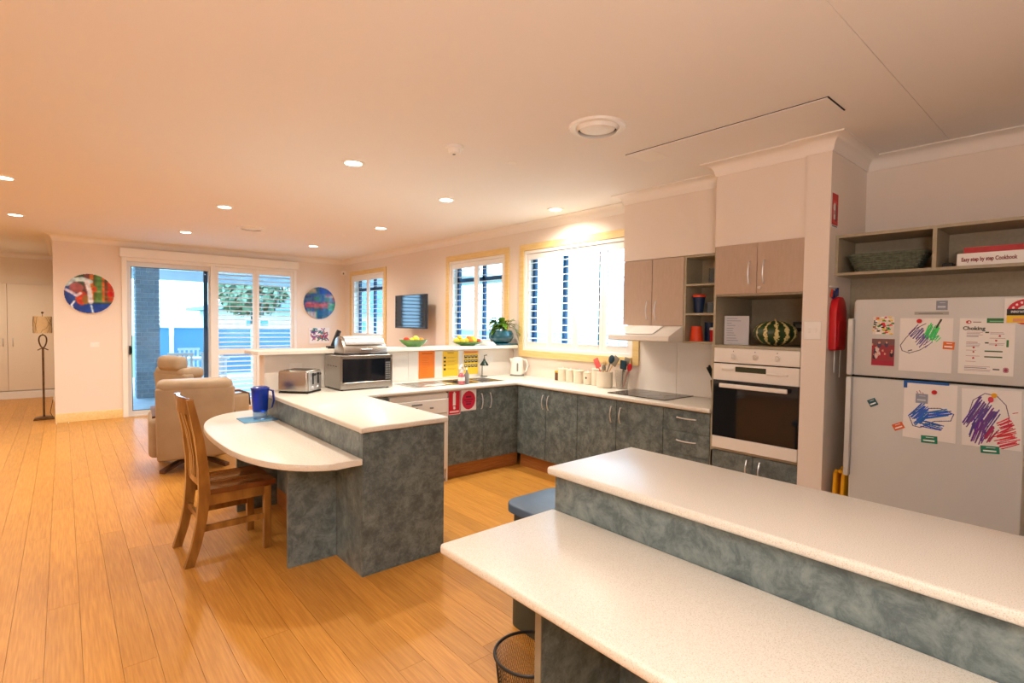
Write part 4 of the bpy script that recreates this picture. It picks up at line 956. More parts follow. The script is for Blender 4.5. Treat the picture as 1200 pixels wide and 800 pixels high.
tp = thing('sink_tap', 'chrome mixer tap at the back of the sink', 'tap', (3.30, 4.70, Z9))
obj('body', lathe([(0, .004), (.024, .004), (.022, .02), (.016, .03), (.016, .11), (0, .12)], 20, (3.30, 4.70, Z9)), M_chrome, tp)
obj('spout', tube([(3.30, 4.70, Z9+.09), (3.28, 4.64, Z9+.13), (3.25, 4.56, Z9+.14), (3.23, 4.52, Z9+.12)], .010, 10), M_chrome, tp); obj('lever', tube([(3.30, 4.70, Z9+.115), (3.33, 4.71, Z9+.16)], .006, 8), M_chrome, tp)
sp_ = thing('soap_bottle', 'pink pump soap bottle standing by the sink', 'bottle', (3.075, 4.29, Z9), None)
sx_, sy_ = 3.02, 4.275
sp_.location = (sx_, sy_, Z9); BASE[sp_.name] = Vector((sx_, sy_, Z9))
obj('body', lathe([(0, .005), (.030, .005), (.034, .02), (.034, .09), (.018, .115), (.012, .12), (0, .12)], 24, (sx_, sy_, Z9)), M_pink, sp_)
obj('pump', lathe([(.012, .12), (.014, .135), (.006, .14), (.005, .165), (0, .166)], 16, (sx_, sy_, Z9)), M_white, sp_); obj('nozzle', tube([(sx_, sy_, Z9+.163), (sx_-.03, sy_, Z9+.160)], .005, 8), M_white, sp_)
obj('label', lathe([(.0345, .04), (.0345, .08)], 24, (sx_, sy_, Z9)), M_paper, sp_)
db = thing('detergent_bottle', 'grey squeeze bottle right behind the pink soap', 'bottle', (3.09, 4.29, Z9))
obj('body', lathe([(0, .004), (.024, .004), (.026, .02), (.024, .10), (.010, .125), (.008, .15), (0, .152)], 20, (3.095, 4.29, Z9)), M_grey, db); obj('cap', lathe([(.009, .145), (.009, .165), (0, .17)], 16, (3.095, 4.29, Z9)), M_white, db)
gd = thing('soap_dispenser', 'dark green bell-shaped dispenser on a thin stand behind the sink', 'dispenser', (3.70, 4.79, Z9))
obj('base', lathe([(0, .001), (.045, .001), (.042, .008), (0, .01)], 24, (3.70, 4.79, Z9)), M_dgreen, gd)
obj('stand', tube([(3.675, 4.79, Z9+.005), (3.675, 4.79, Z9+.15)], .0045, 8), M_dgreen, gd)
obj('bell', lathe([(0, .13), (.048, .13), (.05, .14), (.032, .165), (.016, .185), (.012, .205), (0, .21)], 24, (3.705, 4.79, Z9)), M_dgreen, gd)
obj('pump', tube([(3.705, 4.79, Z9+.205), (3.705, 4.79, Z9+.245), (3.74, 4.785, Z9+.25)], .005, 8), M_dgreen, gd)
# kettle
kx, ky = 4.10, 4.66
kt = thing('electric_kettle', 'white electric kettle with grey water gauge in the worktop corner', 'kettle', (kx, ky, Z9))
obj('power_base', lathe([(0, .001), (.085, .001), (.085, .012), (.07, .018), (0, .018)], 32, (kx, ky, Z9)), M_grey, kt)
obj('body', lathe([(0, .019), (.078, .019), (.080, .05), (.070, .17), (.064, .20), (.05, .215), (0, .22)], 32, (kx, ky, Z9)), M_appl, kt)
gdir = Vector((-.62, -.78, 0)); gp_ = Vector((kx, ky, Z9))+gdir*.070
gb = box(-.010, .010, .0, .012, .055, .155, bev=.004); gb.transform(Matrix.Translation((gp_.x, gp_.y, Z9)) @ Matrix.Rotation(math.atan2(gdir.y, gdir.x)-pi/2, 4, 'Z')); obj('water_gauge', gb, M_grey, kt)
hdv = Vector((.5, -.86, 0)); c0 = Vector((kx, ky, Z9)); obj('handle', tube([c0+hdv*.055+Vector((0, 0, .20)), c0+hdv*.11+Vector((0, 0, .19)), c0+hdv*.135+Vector((0, 0, .13)), c0+hdv*.11+Vector((0, 0, .06)), c0+hdv*.075+Vector((0, 0, .045))], .009, 10), M_appl, kt)
obj('spout', tube([c0-hdv*.055+Vector((0, 0, .15)), c0-hdv*.085+Vector((0, 0, .20))], [.022, .014], 10), M_appl, kt)
# canisters
cans = [(4.145, 4.02, .040, .105, 'small dark-sided yellow tin at the left end of the canister row', 1), (4.12, 3.93, .052, .135, 'first cream canister from the left on the worktop', 0), (4.12, 3.815, .052, .135, 'second cream canister from the left on the worktop', 0), (4.12, 3.695, .058, .135, 'third cream canister from the left, slightly wider', 0), (4.125, 3.575, .048, .125, 'fourth cream canister from the left, with a small brown badge', 2), (4.13, 3.465, .052, .165, 'tall cream canister left of the utensil crock', 0)]
for (x, y, r_, h_, l, k) in cans:
    t = thing('canister', l, 'canister', (x, y, Z9), 'canisters under the wide window')
    if k == 1:
        obj('body', box(x-.03, x+.03, y-.028, y+.028, Z9+.001, Z9+h_-.02, bev=.003), M_dwood, t); obj('lid', box(x-.032, x+.032, y-.030, y+.030, Z9+h_-.02, Z9+h_, bev=.003), M_yelp, t); continue
    obj('body', lathe([(0, .001), (r_-.003, .001), (r_, .006), (r_, h_-.012), (r_-.002, h_-.01), (0, h_-.01)], 28, (x, y, Z9)), M_cer, t)
    ld_ = obj('lid', lathe([(r_+.001, h_-.009), (r_+.001, h_), (r_-.006, h_+.004), (0, h_+.006)], 28, (x, y, Z9)), M_cer, t)
    obj('knob', ball((x, y, Z9+h_+.012), .009), M_chrome, ld_)
    if k == 2: obj('badge', lathe([(0, -.002), (.011, -.002), (.011, .002), (0, .002)], 16, (x-r_*.95, y-.012, Z9+.07), 'x'), M_dwood, t)
ck = thing('utensil_crock', 'wide cream crock full of cooking utensils by the hob', 'crock', (4.06, 3.30, Z9))
kx, ky = 4.06, 3.30
obj('body', lathe([(0, .001), (.072, .001), (.078, .01), (.078, .155), (.074, .158), (.070, .15), (.070, .012), (0, .012)], 36, (kx, ky, Z9)), M_cer, ck)
def utensil(name, lab, m, mh, base, tip, head):
    t = thing(name, lab, 'utensil', base, 'utensils in the crock and jar')
    base, tip = Vector(base), Vector(tip); dv = (tip-base).normalized()
    obj('handle', tube([base, tip], .0055, 8), mh, t)
    hb_ = (box(-head[0]*.5, head[0]*.5, -head[1]*.8, head[1]*.8, -head[2], head[2], bev=head[0]*.45, seg=2) if name == 'spatula' else ball((0, 0, 0), head[0], head[1], head[2], 14)); q = Vector((0, 0, 1)).rotation_difference(dv).to_matrix().to_4x4(); hb_.transform(Matrix.Translation(tip+dv*head[2]*.8) @ q); obj('head', hb_, m, t)
zb = Z9+.014
utensil('spatula', 'coral red silicone spatula leaning left out of the crock', M_utred, M_utred, (4.06, 3.29, zb), (4.05, 3.375, zb+.185), (.012, .04, .05))
utensil('wooden_spoon', 'pale wooden spoon in the crock', M_beech, M_beech, (4.08, 3.28, zb), (4.09, 3.325, zb+.20), (.010, .022, .035))
utensil('wooden_spoon', 'short wooden spoon with rounded grey tip in the crock', M_silv, M_beech, (4.04, 3.32, zb), (4.02, 3.285, zb+.16), (.010, .024, .032))
utensil('ladle', 'dark teal ladle rising highest from the crock', M_teal, M_silv, (4.07, 3.34, zb), (4.06, 3.235, zb+.235), (.014, .035, .045))
utensil('spatula', 'grey silicone turner leaning right out of the crock', M_silv, M_beech, (4.04, 3.33, zb), (4.06, 3.20, zb+.22), (.010, .042, .05))
jr = thing('utensil_jar', 'clear ribbed plastic jar of utensils right of the crock', 'jar', (4.12, 3.135, Z9))
obj('body', lathe([(0, .001), (.055, .001), (.075, .17), (.077, .175), (.074, .175), (.053, .005), (0, .005)], 10, (4.12, 3.135, Z9)), M_bag, jr)
utensil('spatula', 'dark teal slotted turner in the clear jar', M_teal, M_teal, (4.12, 3.13, zb), (4.10, 3.11, zb+.185), (.012, .045, .045))
utensil('spoon', 'red silicone spoon in the clear jar', M_red, M_red, (4.13, 3.13, zb), (4.12, 3.06, zb+.17), (.010, .028, .04))
utensil('spatula', 'pale grey square turner leaning right in the clear jar', M_silv, M_silv, (4.11, 3.15, zb), (4.13, 3.10, zb+.22), (.008, .04, .04))
pb = lathe([(0, .001), (.05, .003), (.065, .05), (.05, .12), (.03, .15), (.04, .165)], 14, (4.10, 3.045, Z9))
for v in pb.verts: v.co += noise.noise_vector(v.co*25)*.012; v.co.z = max(v.co.z, Z9+.001)
# knife block
kb = thing('knife_block', 'steel knife block with black handles beside the oven tower', 'knife block', (4.10, 2.12, Z9))
kbm = box(-.05, .05, -.04, .04, 0, .18, bev=.004); kbm.transform(Matrix.Translation((4.10, 2.13, Z9+.012)) @ Matrix.Rotation(-.2, 4, 'Y')); obj('block', kbm, M_dwood, kb)
for (dy, dz, L_) in ((-.02, .15, .12), (.015, .13, .11), (.03, .10, .10)):
    obj('knife', tube([(4.09-.02, 2.14+dy, Z9+.15+dz*.3), (4.03, 2.175+dy, Z9+.17+dz*.3+L_*.8)], .010, 8), M_black, kb)

# ---- posters on half wall
def poster(name, lab, x0, x1, zz0, zz1, A, m=M_paper, y=HW-.006, grp=None):
    t = thing(name, lab, 'poster' if 'poster' in name else 'sign', ((x0+x1)/2, y, zz0), grp)
    obj('sheet', box(x0, x1, y-.0015, y-.0002, zz0, zz1), m, t)
    grid_print('print', A, x1-x0, zz1-zz0, ((x0+x1)/2, y-.0015, (zz0+zz1)/2), (1, 0, 0), (0, 0, 1), t, .0005)
    return t
A = canvas(60, 90, (250, 128, 22)); rg = np.random.RandomState(3)
c_rect(A, .2, .08, .85, .12, (190, 80, 20))
for k in range(11): c_rect(A, .22, .22+k*.065, .22+.5*(.6+.4*rg.rand()), .232+k*.065, (214, 100, 22))
poster('orange_poster', 'orange printed notice on the half wall, leftmost of three', 2.876, 3.077, .915, 1.211, A, grp='notices above the sink')
A = canvas(60, 84, (248, 200, 40)); c_rect(A, .3, .06, .7, .09, (90, 70, 30))
for k in range(4): c_rect(A, .08, .22+k*.15, .2, .30+k*.15, (40, 36, 30)); c_rect(A, .3, .24+k*.15, .85, .252+k*.15, (190, 150, 40)); c_rect(A, .3, .27+k*.15, .75, .282+k*.15, (190, 150, 40))
poster('yellow_poster', 'yellow notice with a column of black icons behind the soap bottles', 3.18, 3.39, .92, 1.203, A, grp='notices above the sink')
A = canvas(64, 84, (250, 206, 50)); c_rect(A, 0, 0, 1, .14, (240, 160, 60)); c_rect(A, .1, .05, .9, .09, (200, 110, 60))
for i in range(4):
    for j in range(3): c_rect(A, .06+i*.235, .18+j*.2, .06+i*.235+.18, .18+j*.2+.13, (50, 48, 46)); c_rect(A, .10+i*.235, .2+j*.2, .10+i*.235+.09, .2+j*.2+.06, (200, 190, 170)); 
poster('yellow_poster', 'yellow notice with a grid of twelve black pictures, rightmost of three', 3.464, 3.672, .93, 1.20, A, grp='notices above the sink')
A = canvas(48, 80, (206, 20, 44))
c_rect(A, .38, .12, .62, .62, (245, 240, 240)); c_ell(A, .5, .13, .12, .05, (245, 240, 240)); c_rect(A, .44, .04, .56, .1, (245, 240, 240)); c_rect(A, .4, .66, .6, .7, (245, 240, 240)); c_ell(A, .5, .74, .1, .04, (245, 240, 240))
c_rect(A, .12, .84, .88, .92, (245, 200, 205)); 
for e in ((0, 0, 1, .02), (0, .98, 1, 1), (0, 0, .03, 1), (.97, 0, 1, 1)): c_rect(A, *e, (240, 200, 205))
poster('fire_extinguisher_sign', 'red fire extinguisher sign on the left sink cabinet door', 2.793, 2.931, .632, .862, A, y=SY-.0002)
A = canvas(64, 70, (240, 232, 232)); c_ell(A, .5, .5, .44, .44, (200, 20, 60))
for (a, b_, c_, d_) in ((.32, .3, .68, .38), (.2, .47, .8, .5), (.3, .56, .7, .6), (.34, .66, .66, .72)): c_rect(A, a, b_, c_, d_, (90, 16, 50))
poster('round_emblem_sign', 'white square sign with a red disc right of the fire extinguisher sign', 2.940, 3.124, .655, .862, A, y=SY-.0002)

# ================================================================ TV
tv = thing('television', 'black flat television mounted on a wall arm above the raised shelf', 'television', (WX, 7.05, 1.68), local=True)
tv.location = (4.0, 7.03, 1.68)
obj('case', box(.0, .035, -.465, .465, -.255, .255, bev=.005), M_black, tv); obj('screen', box(-.001, .001, -.45, .45, -.235, .243), M_blackg, tv)
obj('bracket', boxes([(.035, .06, -.12, .12, -.12, .12), (.06, .215, -.03, .03, -.03, .03)]), M_black, tv)
obj('wall_plate', box(.19, .218, -.13, .03, -.12, .12), M_black, tv)

# ================================================================ FRIDGE ALCOVE
ab = thing('alcove_panel', 'brown laminate back panel rising behind the refrigerator', 'panel', (4.2, .6, 0))
obj('board', box(4.06, 4.10, -.95, 1.199, 0, 1.85), M_shelf, ab)
us = thing('overhead_shelf', 'beige open laminate shelf box above the refrigerator', 'shelf', (3.9, .2, 1.85))
SX = 3.747
for (a, b_) in ((1.181, 1.199), (.687, .706), (.05, .069), (-.90, -.882)): obj('divider', box(SX, 4.07, a, b_, 1.868, 2.088), M_shelf, us)
obj('top_board', box(SX, 4.09, -.90, 1.199, 2.088, 2.106), M_shelf, us); obj('bottom_board', box(SX, 4.09, -.90, 1.199, 1.851, 1.868), M_shelf, us)
obj('back_board', box(4.072, 4.09, -.90, 1.199, 1.868, 2.088), M_shelf, us)
# wicker basket
bk = thing('wicker_basket', 'grey-green woven basket on the overhead shelf', 'basket', (3.88, .93, 1.868))
def rrect(a, b_, n=40):
    out = []
    for i in range(n):
        th = 2*pi*i/n; c_, s__ = math.cos(th), math.sin(th); e = .35
        out.append((a*math.copysign(abs(c_)**e, c_), b_*math.copysign(abs(s__)**e, s__)))
    return out
wb = bmesh.new()
for k in range(9):
    t_ = k/8; a_, b2 = .075+.02*t_, .155+.045*t_; pr = rrect(a_, b2, 48)
    tube([(3.875+p[0]*(1+.01*math.sin(i*pi+k*pi)), .945+p[1]*(1+.008*math.cos((i+k)*pi)), 1.876+t_*.095+.0015*math.sin(i*1.7+k)) for i, p in enumerate(pr+[pr[0]])], .0068, 6, bm=wb)
obj('weave', wb, M_wick, bk)
pr = rrect(.098, .204, 48); obj('rim', tube([(3.875+p[0], .945+p[1], 1.976) for p in pr+[pr[0]]], .007, 8), M_wick, bk)
obj('bottom', box(3.81, 3.94, .80, 1.09, 1.869, 1.874), M_wick, bk)
sc2 = ball((3.88, .93, 1.955), .06, .12, .022, 12)
for v in sc2.verts: v.co += noise.noise_vector(v.co*30)*.02
oneobj('dark_cloth', sc2, M_black, 'dark bundled cloth lying in the basket', 'cloth')
# books
b1 = thing('cookbook', 'thick white cookbook lying flat with its title on the spine', 'book', (3.89, .40, 1.868))
obj('cover', boxes([(3.785, 4.0, .20, .602, 1.869, 1.873), (3.785, 4.0, .20, .602, 1.934, 1.938), (3.783, 3.789, .20, .602, 1.869, 1.938)]), M_paper, b1); obj('pages', box(3.79, 3.99, .205, .597, 1.873, 1.934), M_cer, b1)
text('Easy step by step Cookbook', .030, (3.783, .471, 1.903), (0, -1, 0), (0, 0, 1), M_inkred, b1, bold=.0009, name='title', fit=.225)
b2_ = thing('red_book', 'red book lying on top of the white cookbook', 'book', (3.89, .38, 1.939))
obj('cover', boxes([(3.79, 4.0, .19, .575, 1.9385, 1.942), (3.79, 4.0, .19, .575, 1.966, 1.970), (3.788, 3.793, .19, .575, 1.9385, 1.970)]), M_book, b2_); obj('pages', box(3.793, 3.99, .195, .57, 1.942, 1.966), M_cer, b2_)
text('COOKING', .016, (3.788, .34, 1.954), (0, -1, 0), (0, 0, 1), M_inkred, b2_, name='title') if False else None
oneobj('small_dark_box', box(3.80, 3.86, .62, .67, 1.869, 1.893, bev=.004), M_black, 'small dark box beside the books on the overhead shelf', 'box', origin=(3.83, .645, 1.869))
# fridge
fg = thing('refrigerator', 'white top-freezer refrigerator covered in magnets and children\'s drawings', 'refrigerator', (3.8, .67, 0))
FX = 3.585
obj('cabinet', box(3.645, 4.04, .29, 1.052, .03, 1.683, bev=.006), M_fridge, fg)
fz = obj('freezer_door', box(FX, 3.64, .285, 1.030, 1.240, 1.688, bev=.008, seg=2), M_fridge, fg)
fd = obj('fridge_door', box(FX, 3.64, .285, 1.030, .09, 1.228, bev=.008, seg=2), M_fridge, fg)
obj('door_seal', box(3.60, 3.645, .29, 1.04, 1.2285, 1.2395), M_dark, fg)
obj('handle', ext([(FX-.024, 1.057), (FX-.024, 1.033), (FX+.0, 1.031), (3.63, 1.031), (3.63, 1.057)], 1.241, 1.575, 'z', bev=.005, edges='both'), M_fridge, fz)
obj('handle', ext([(FX-.024, 1.057), (FX-.024, 1.033), (FX+.0, 1.031), (3.63, 1.031), (3.63, 1.057)], .633, 1.227, 'z', bev=.005, edges='both'), M_fridge, fd)
obj('plinth', box(3.64, 4.0, .30, 1.04, 0, .03), M_black, fg)

def fx_paper(name, lab, cat, y0, y1, zz0, zz1, A, grp=None, rot=0, m=M_paper, off=0):
    """sheet on the fridge front; y0 > y1 (left to right)"""
    yc, zc = (y0+y1)/2, (zz0+zz1)/2; W_, H_ = abs(y0-y1), abs(zz1-zz0); x = FX-.0003-off
    rt = Vector((0, -1, 0)); up = Vector((0, 0, 1))
    if rot: R_ = Matrix.Rotation(rot, 3, 'X'); rt = R_ @ rt; up = R_ @ up
    t = thing(name, lab, cat, (x, yc, zc), grp)
    Mx = frame_mat((x, yc, zc), rt, up)
    b = box(-W_/2, W_/2, -H_/2, H_/2, 0, .0012); b.transform(Mx); obj('sheet', b, m, t)
    if A is not None: grid_print('print', A, W_, H_, (x, yc, zc), rt, up, t, .0016)
    return t
rg = np.random.RandomState(8)
# patterned picture
A = canvas(34, 34, (230, 220, 210))
for k in range(60):
    x_, y_ = rg.rand(2); c_ell(A, x_, y_, .09, .045, [(30, 140, 60), (220, 40, 60), (240, 200, 40), (20, 40, 40), (245, 245, 245)][rg.randint(5)])
fx_paper('patterned_picture', 'small square picture patterned in green, red and yellow on the freezer door', 'picture', .936, .834, 1.484, 1.586, A, 'pictures on the refrigerator')
A = canvas(36, 50, (150, 50, 60)); c_rect(A, 0, 0, 1, .25, (120, 84, 84))
for k in range(16): x_ = rg.rand(); y_ = .2+.5*rg.rand(); c_ell(A, x_, y_, .08, .1, [(40, 34, 44), (220, 200, 196), (170, 40, 60), (70, 60, 90)][rg.randint(4)]); c_ell(A, x_, y_-.08, .04, .04, (214, 160, 130))
c_rect(A, 0, .82, 1, 1, (170, 30, 60))
fx_paper('group_photo', 'small colour photo of a seated group below the patterned picture', 'photo', .938, .828, 1.305, 1.459, A, 'pictures on the refrigerator')
# drawing 1
def scribble(A, cx, cy, L_, sp_x, n, ang, wd, c, seed):
    rr_ = np.random.RandomState(seed)
    for k in range(n):
        o_ = (k/(n-1)-.5)*sp_x; l1, l2 = L_*(.6+.6*rr_.rand()), L_*(.6+.6*rr_.rand()); dx, dy = math.cos(ang), math.sin(ang); px, py = -dy, dx
        j1, j2 = (rr_.rand(2)-.5)*sp_x/n*2.2
        c_line(A, [(cx+px*(o_+j1)-dx*l1/2, cy+py*(o_+j1)-dy*l1/2), (cx+px*(o_+j2)+dx*l2/2, cy+py*(o_+j2)+dy*l2/2)], wd*.68, tuple(min(255, v_+rr_.randint(-12, 30)) for v_ in c))
A = canvas(150, 180, (236, 232, 228))
c_line(A, [(.5, .1), (.3, .2), (.12, .38), (.02, .52), (.06, .62), (.2, .66), (.4, .6), (.55, .5)], .008, (90, 80, 100))
scribble(A, .38, .33, .26, .30, 16, -.85, .014, (96, 80, 150), 1); scribble(A, .5, .4, .18, .2, 8, -.85, .012, (100, 84, 150), 5)
scribble(A, .62, .25, .26, .2, 12, -1.15, .018, (50, 200, 90), 2); scribble(A, .66, .32, .12, .24, 8, -.9, .016, (60, 210, 100), 3)
c_line(A, [(.7, .17), (.78, .03)], .018, (50, 60, 50)); c_line(A, [(.18, .62), (.25, .6)], .01, (60, 60, 60))
fx_paper('childs_drawing', 'child\'s drawing with purple and green scribbles on the freezer door', 'drawing', .806, .574, 1.284, 1.578, A, 'drawings on the refrigerator')
A = canvas(150, 180, (238, 234, 230))
c_line(A, [(.12, .62), (.2, .78), (.34, .8), (.6, .66), (.9, .62), (.95, .5), (.7, .42), (.5, .44)], .008, (40, 60, 130))
scribble(A, .33, .56, .34, .26, 20, -.75, .016, (28, 92, 190), 4); scribble(A, .66, .52, .44, .1, 8, -.2, .016, (34, 100, 196), 6); scribble(A, .56, .74, .4, .1, 8, .12, .016, (28, 88, 186), 7)
for (x_, y_) in ((.25, .16), (.3, .14), (.36, .17)): c_line(A, [(x_, y_), (x_+.03, y_+.04)], .008, (190, 120, 120))
fx_paper('childs_drawing', 'child\'s drawing with solid blue scribble on the lower door', 'drawing', .776, .545, .913, 1.222, A, 'drawings on the refrigerator')
A = canvas(150, 180, (238, 234, 232))
c_line(A, [(.12, .45), (.2, .2), (.4, .07), (.6, .1), (.75, .25), (.8, .45), (.78, .6)], .008, (90, 70, 110))
scribble(A, .34, .48, .5, .42, 26, -1.0, .017, (84, 56, 140), 8); scribble(A, .3, .75, .4, .26, 12, -1.2, .016, (90, 50, 130), 9)
scribble(A, .74, .58, .22, .16, 10, -.5, .017, (204, 30, 60), 10); scribble(A, .76, .82, .34, .26, 14, -.35, .016, (206, 34, 66), 11); scribble(A, .5, .78, .26, .12, 8, -1, .016, (150, 30, 90), 12)
c_ell(A, .5, .17, .05, .05, (214, 60, 90)); c_line(A, [(.86, .38), (.94, .36)], .008, (200, 90, 90))
fx_paper('childs_drawing', 'child\'s drawing with purple and red scribbles, rightmost on the lower door', 'drawing', .524, .297, .917, 1.214, A, 'drawings on the refrigerator', rot=-.03)
# choking chart
A = canvas(100, 130, (238, 236, 232)); rg = np.random.RandomState(6)
c_rect(A, .5, .0, 1, .085, (46, 120, 66)); c_rect(A, .55, .05, .85, .065, (150, 190, 150))
c_ell(A, .17, .07, .05, .03, (190, 40, 60)); c_ell(A, .18, .07, .022, .016, (238, 236, 232)); c_rect(A, .25, .065, .4, .08, (150, 120, 120))
for (x0, y0, x1, n_) in ((.14, .25, .46, 4), (.14, .43, .44, 4), (.58, .25, .86, 2), (.56, .35, .9, 1), (.56, .44, .86, 2), (.14, .57, .36, 1), (.14, .67, .44, 1), (.14, .77, .34, 1), (.12, .86, .62, 4)):
    for k in range(n_): c_rect(A, x0, y0+k*.024, x0+(x1-x0)*(.7+.3*rg.rand()), y0+k*.024+.009, (186, 150, 154) if k % 2 == 0 else (150, 152, 168))
for (x_, y_) in ((.74, .31), (.68, .39), (.68, .47), (.28, .52), (.28, .6), (.28, .71)): c_ell(A, x_, y_, .02, .016, (190, 50, 60))
c_rect(A, .48, .245, .55, .265, (50, 80, 60)); c_rect(A, .48, .43, .55, .45, (50, 80, 60)); c_rect(A, .86, .38, .9, .5, (50, 130, 70)); c_rect(A, .48, .57, .8, .595, (40, 100, 60)); c_rect(A, .48, .67, .8, .695, (40, 100, 60))
c_ell(A, .87, .9, .055, .05, (190, 140, 150)); c_ell(A, .87, .9, .03, .03, (150, 60, 90)); c_rect(A, .64, .89, .76, .91, (70, 80, 80))
ch = fx_paper('first_aid_chart', 'white printed choking first aid chart with a green header on the freezer door', 'chart', .548, .335, 1.288, 1.578, A)
text('Choking', .026, (FX-.003, .490, 1.525), (0, -1, 0), (0, 0, 1), M_inkgrey, ch, bold=.0008, name='title')
# energy label
A = canvas(60, 70, (230, 228, 224)); c_ell(A, .95, .52, .85, .5, (200, 30, 50)); c_ell(A, .95, .55, .48, .3, (230, 228, 224))
for k in range(5): a = pi*(.97-.11*k); c_ell(A, .95+.66*math.cos(a), .53-.4*math.sin(a), .05, .045, (240, 225, 225))
c_rect(A, .1, .42, 1, .66, (24, 28, 36)); c_rect(A, .1, .66, 1, .95, (240, 200, 40)); c_rect(A, .35, .78, .95, .9, (226, 150, 110))
el = fx_paper('energy_rating_label', 'energy rating label with red arc and yellow base on the freezer corner', 'label', .378, .285, 1.548, 1.677, A, off=.0018)
text('ENERGY RATING', .014, (FX-.0042, .322, 1.610), (0, -1, 0), (0, 0, 1), M_inkw, el, bold=.0003, name='lettering', fit=.062)
# magnets
def magnet(lab, y0, y1, zz0, zz1, m, rot=0, stripes=True, off=.0018, c=(250, 250, 250), base=None):
    A = canvas(24, 16, base); c_rect(A, .3, .2, .8, .3, c); c_rect(A, .15, .6, .85, .75, c)
    t = fx_paper('fridge_magnet', lab, 'magnet', y0, y1, zz0, zz1, A, 'magnets on the refrigerator', rot, m, off)
magnet('orange rectangular magnet between the first drawing and the chart', .613, .565, 1.412, 1.452, M_orange, .05, base=(224, 110, 40))
magnet('dark teal square magnet on the left of the lower door', .945, .902, 1.065, 1.107, M_teal, -.5, base=(36, 92, 104))
magnet('orange square magnet tilted at the left of the blue drawing', .822, .770, .948, .985, M_orange, -.5, base=(220, 100, 40))
magnet('green rectangular magnet under the blue scribble drawing', .691, .620, .896, .936, M_green, -.05, off=.0018, base=(24, 130, 104))
magnet('green rectangular magnet under the purple and red drawing', .444, .372, .888, .926, M_green, -.08, off=.0018, base=(24, 130, 104))
magnet('grey square calendar magnet above the first drawing', .648, .600, 1.622, 1.672, M_grey, 0, base=(140, 146, 160), c=(200, 204, 214), off=.0018)
magnet('grey square magnet on the blue scribble drawing', .722, .668, 1.110, 1.162, M_grey, 0, base=(150, 156, 176), c=(200, 204, 214), off=.0018)
magnet('long pale grey strip magnet above the first drawing', .742, .594, 1.597, 1.613, M_grey, 0, base=(170, 170, 164), c=(120, 120, 116))
bs = bmesh.new(); box(FX-.005, FX-.0003, .580, .778, 1.218-.0, 1.231, bm=bs); box(FX-.005, FX-.0003, .762, .778, 1.19, 1.218, bm=bs)
bs2 = thing('blue_strip', 'blue plastic corner strip above the blue scribble drawing', 'magnet', (FX, .68, 1.22), 'magnets on the refrigerator'); obj('strip', bs, mat('strip_blue', s(30, 96, 176), .4, bump=.01, bscale=40), bs2)
for (y_, z_, m, l) in ((.719, 1.562, M_red, 'small round red magnet on the purple and green drawing'), (.641, 1.176, M_red, 'small round red magnet on the blue scribble drawing'), (.401, 1.186, M_yelp, 'small round yellow magnet on the purple and red drawing')):
    oneobj('button_magnet', lathe([(0, -.008), (.010, -.008), (.012, -.005), (.012, 0), (0, 0)], 20, (FX-.002, y_, z_), 'x'), m, l, 'magnet', 'magnets on the refrigerator', origin=(FX-.002, y_, z_))

# pillar side things (y = 1.2 face)
def pil(name, lab, cat, x0, x1, zz0, zz1, A):
    t = thing(name, lab, cat, ((x0+x1)/2, 1.2, zz0)); obj('plate', box(x0, x1, 1.1975, 1.1995, zz0, zz1), M_paper, t)
    grid_print('print', A, x1-x0, zz1-zz0, ((x0+x1)/2, 1.1975, (zz0+zz1)/2), (1, 0, 0), (0, 0, 1), t, .0006)
A = canvas(40, 60, (200, 30, 36)); c_rect(A, .18, .2, .82, .85, (214, 60, 60)); c_ell(A, .45, .4, .2, .13, (240, 235, 230)); c_rect(A, .3, .4, .6, .75, (240, 235, 230)); c_rect(A, .62, .3, .78, .8, (60, 40, 44)); c_ell(A, .45, .55, .08, .07, (200, 30, 36)); c_rect(A, 0, .92, 1, 1, (225, 225, 225)); c_rect(A, .1, .94, .9, .97, (70, 70, 70))
pil('fire_blanket_sign', 'red fire blanket sign high on the side of the pillar', 'sign', 3.66, 3.768, 2.15, 2.365, A)
kh = thing('key_hooks', 'bunch of blue and orange tagged keys hanging on the pillar side', 'keys', (3.72, 1.19, 1.75))
obj('hook_rail', box(3.665, 3.79, 1.185, 1.1995, 1.775, 1.785, bev=.002), M_white, kh)
for (x_, z_, m) in ((3.675, 1.735, M_orange), (3.70, 1.73, M_jugd), (3.73, 1.725, M_black), (3.755, 1.74, M_jugd), (3.78, 1.75, M_jugd)):
    kk = box(-.010, .010, -.004, .004, -.028, .028, bev=.003); kk.transform(Matrix.Translation((x_, 1.187, z_)) @ Matrix.Rotation(random.uniform(-.6, .6), 4, 'Y')); obj('key_tag', kk, m, kh)
fb = thing('fire_blanket', 'red fire blanket pouch with white pull tapes on the pillar side', 'fire blanket', (3.77, 1.19, 1.37))
obj('pouch', ext([(3.675, 1.385), (3.69, 1.375), (3.85, 1.375), (3.865, 1.385), (3.865, 1.63), (3.83, 1.69), (3.79, 1.715), (3.74, 1.715), (3.70, 1.69), (3.675, 1.63)], 1.155, 1.1995, 'y', bev=.008, edges='both'), M_red, fb)
obj('pull_tape', box(3.71, 3.735, 1.172, 1.175, 1.235, 1.38), M_white, fb); obj('pull_tape', box(3.80, 3.828, 1.168, 1.171, 1.20, 1.38), M_white, fb)
obj('pocket', box(3.70, 3.84, 1.149, 1.156, 1.40, 1.56, bev=.003), M_red, fb)
ws = thing('wet_floor_sign', 'folded yellow plastic floor sign between the pillar and refrigerator', 'floor sign', (3.76, 1.12, 0))
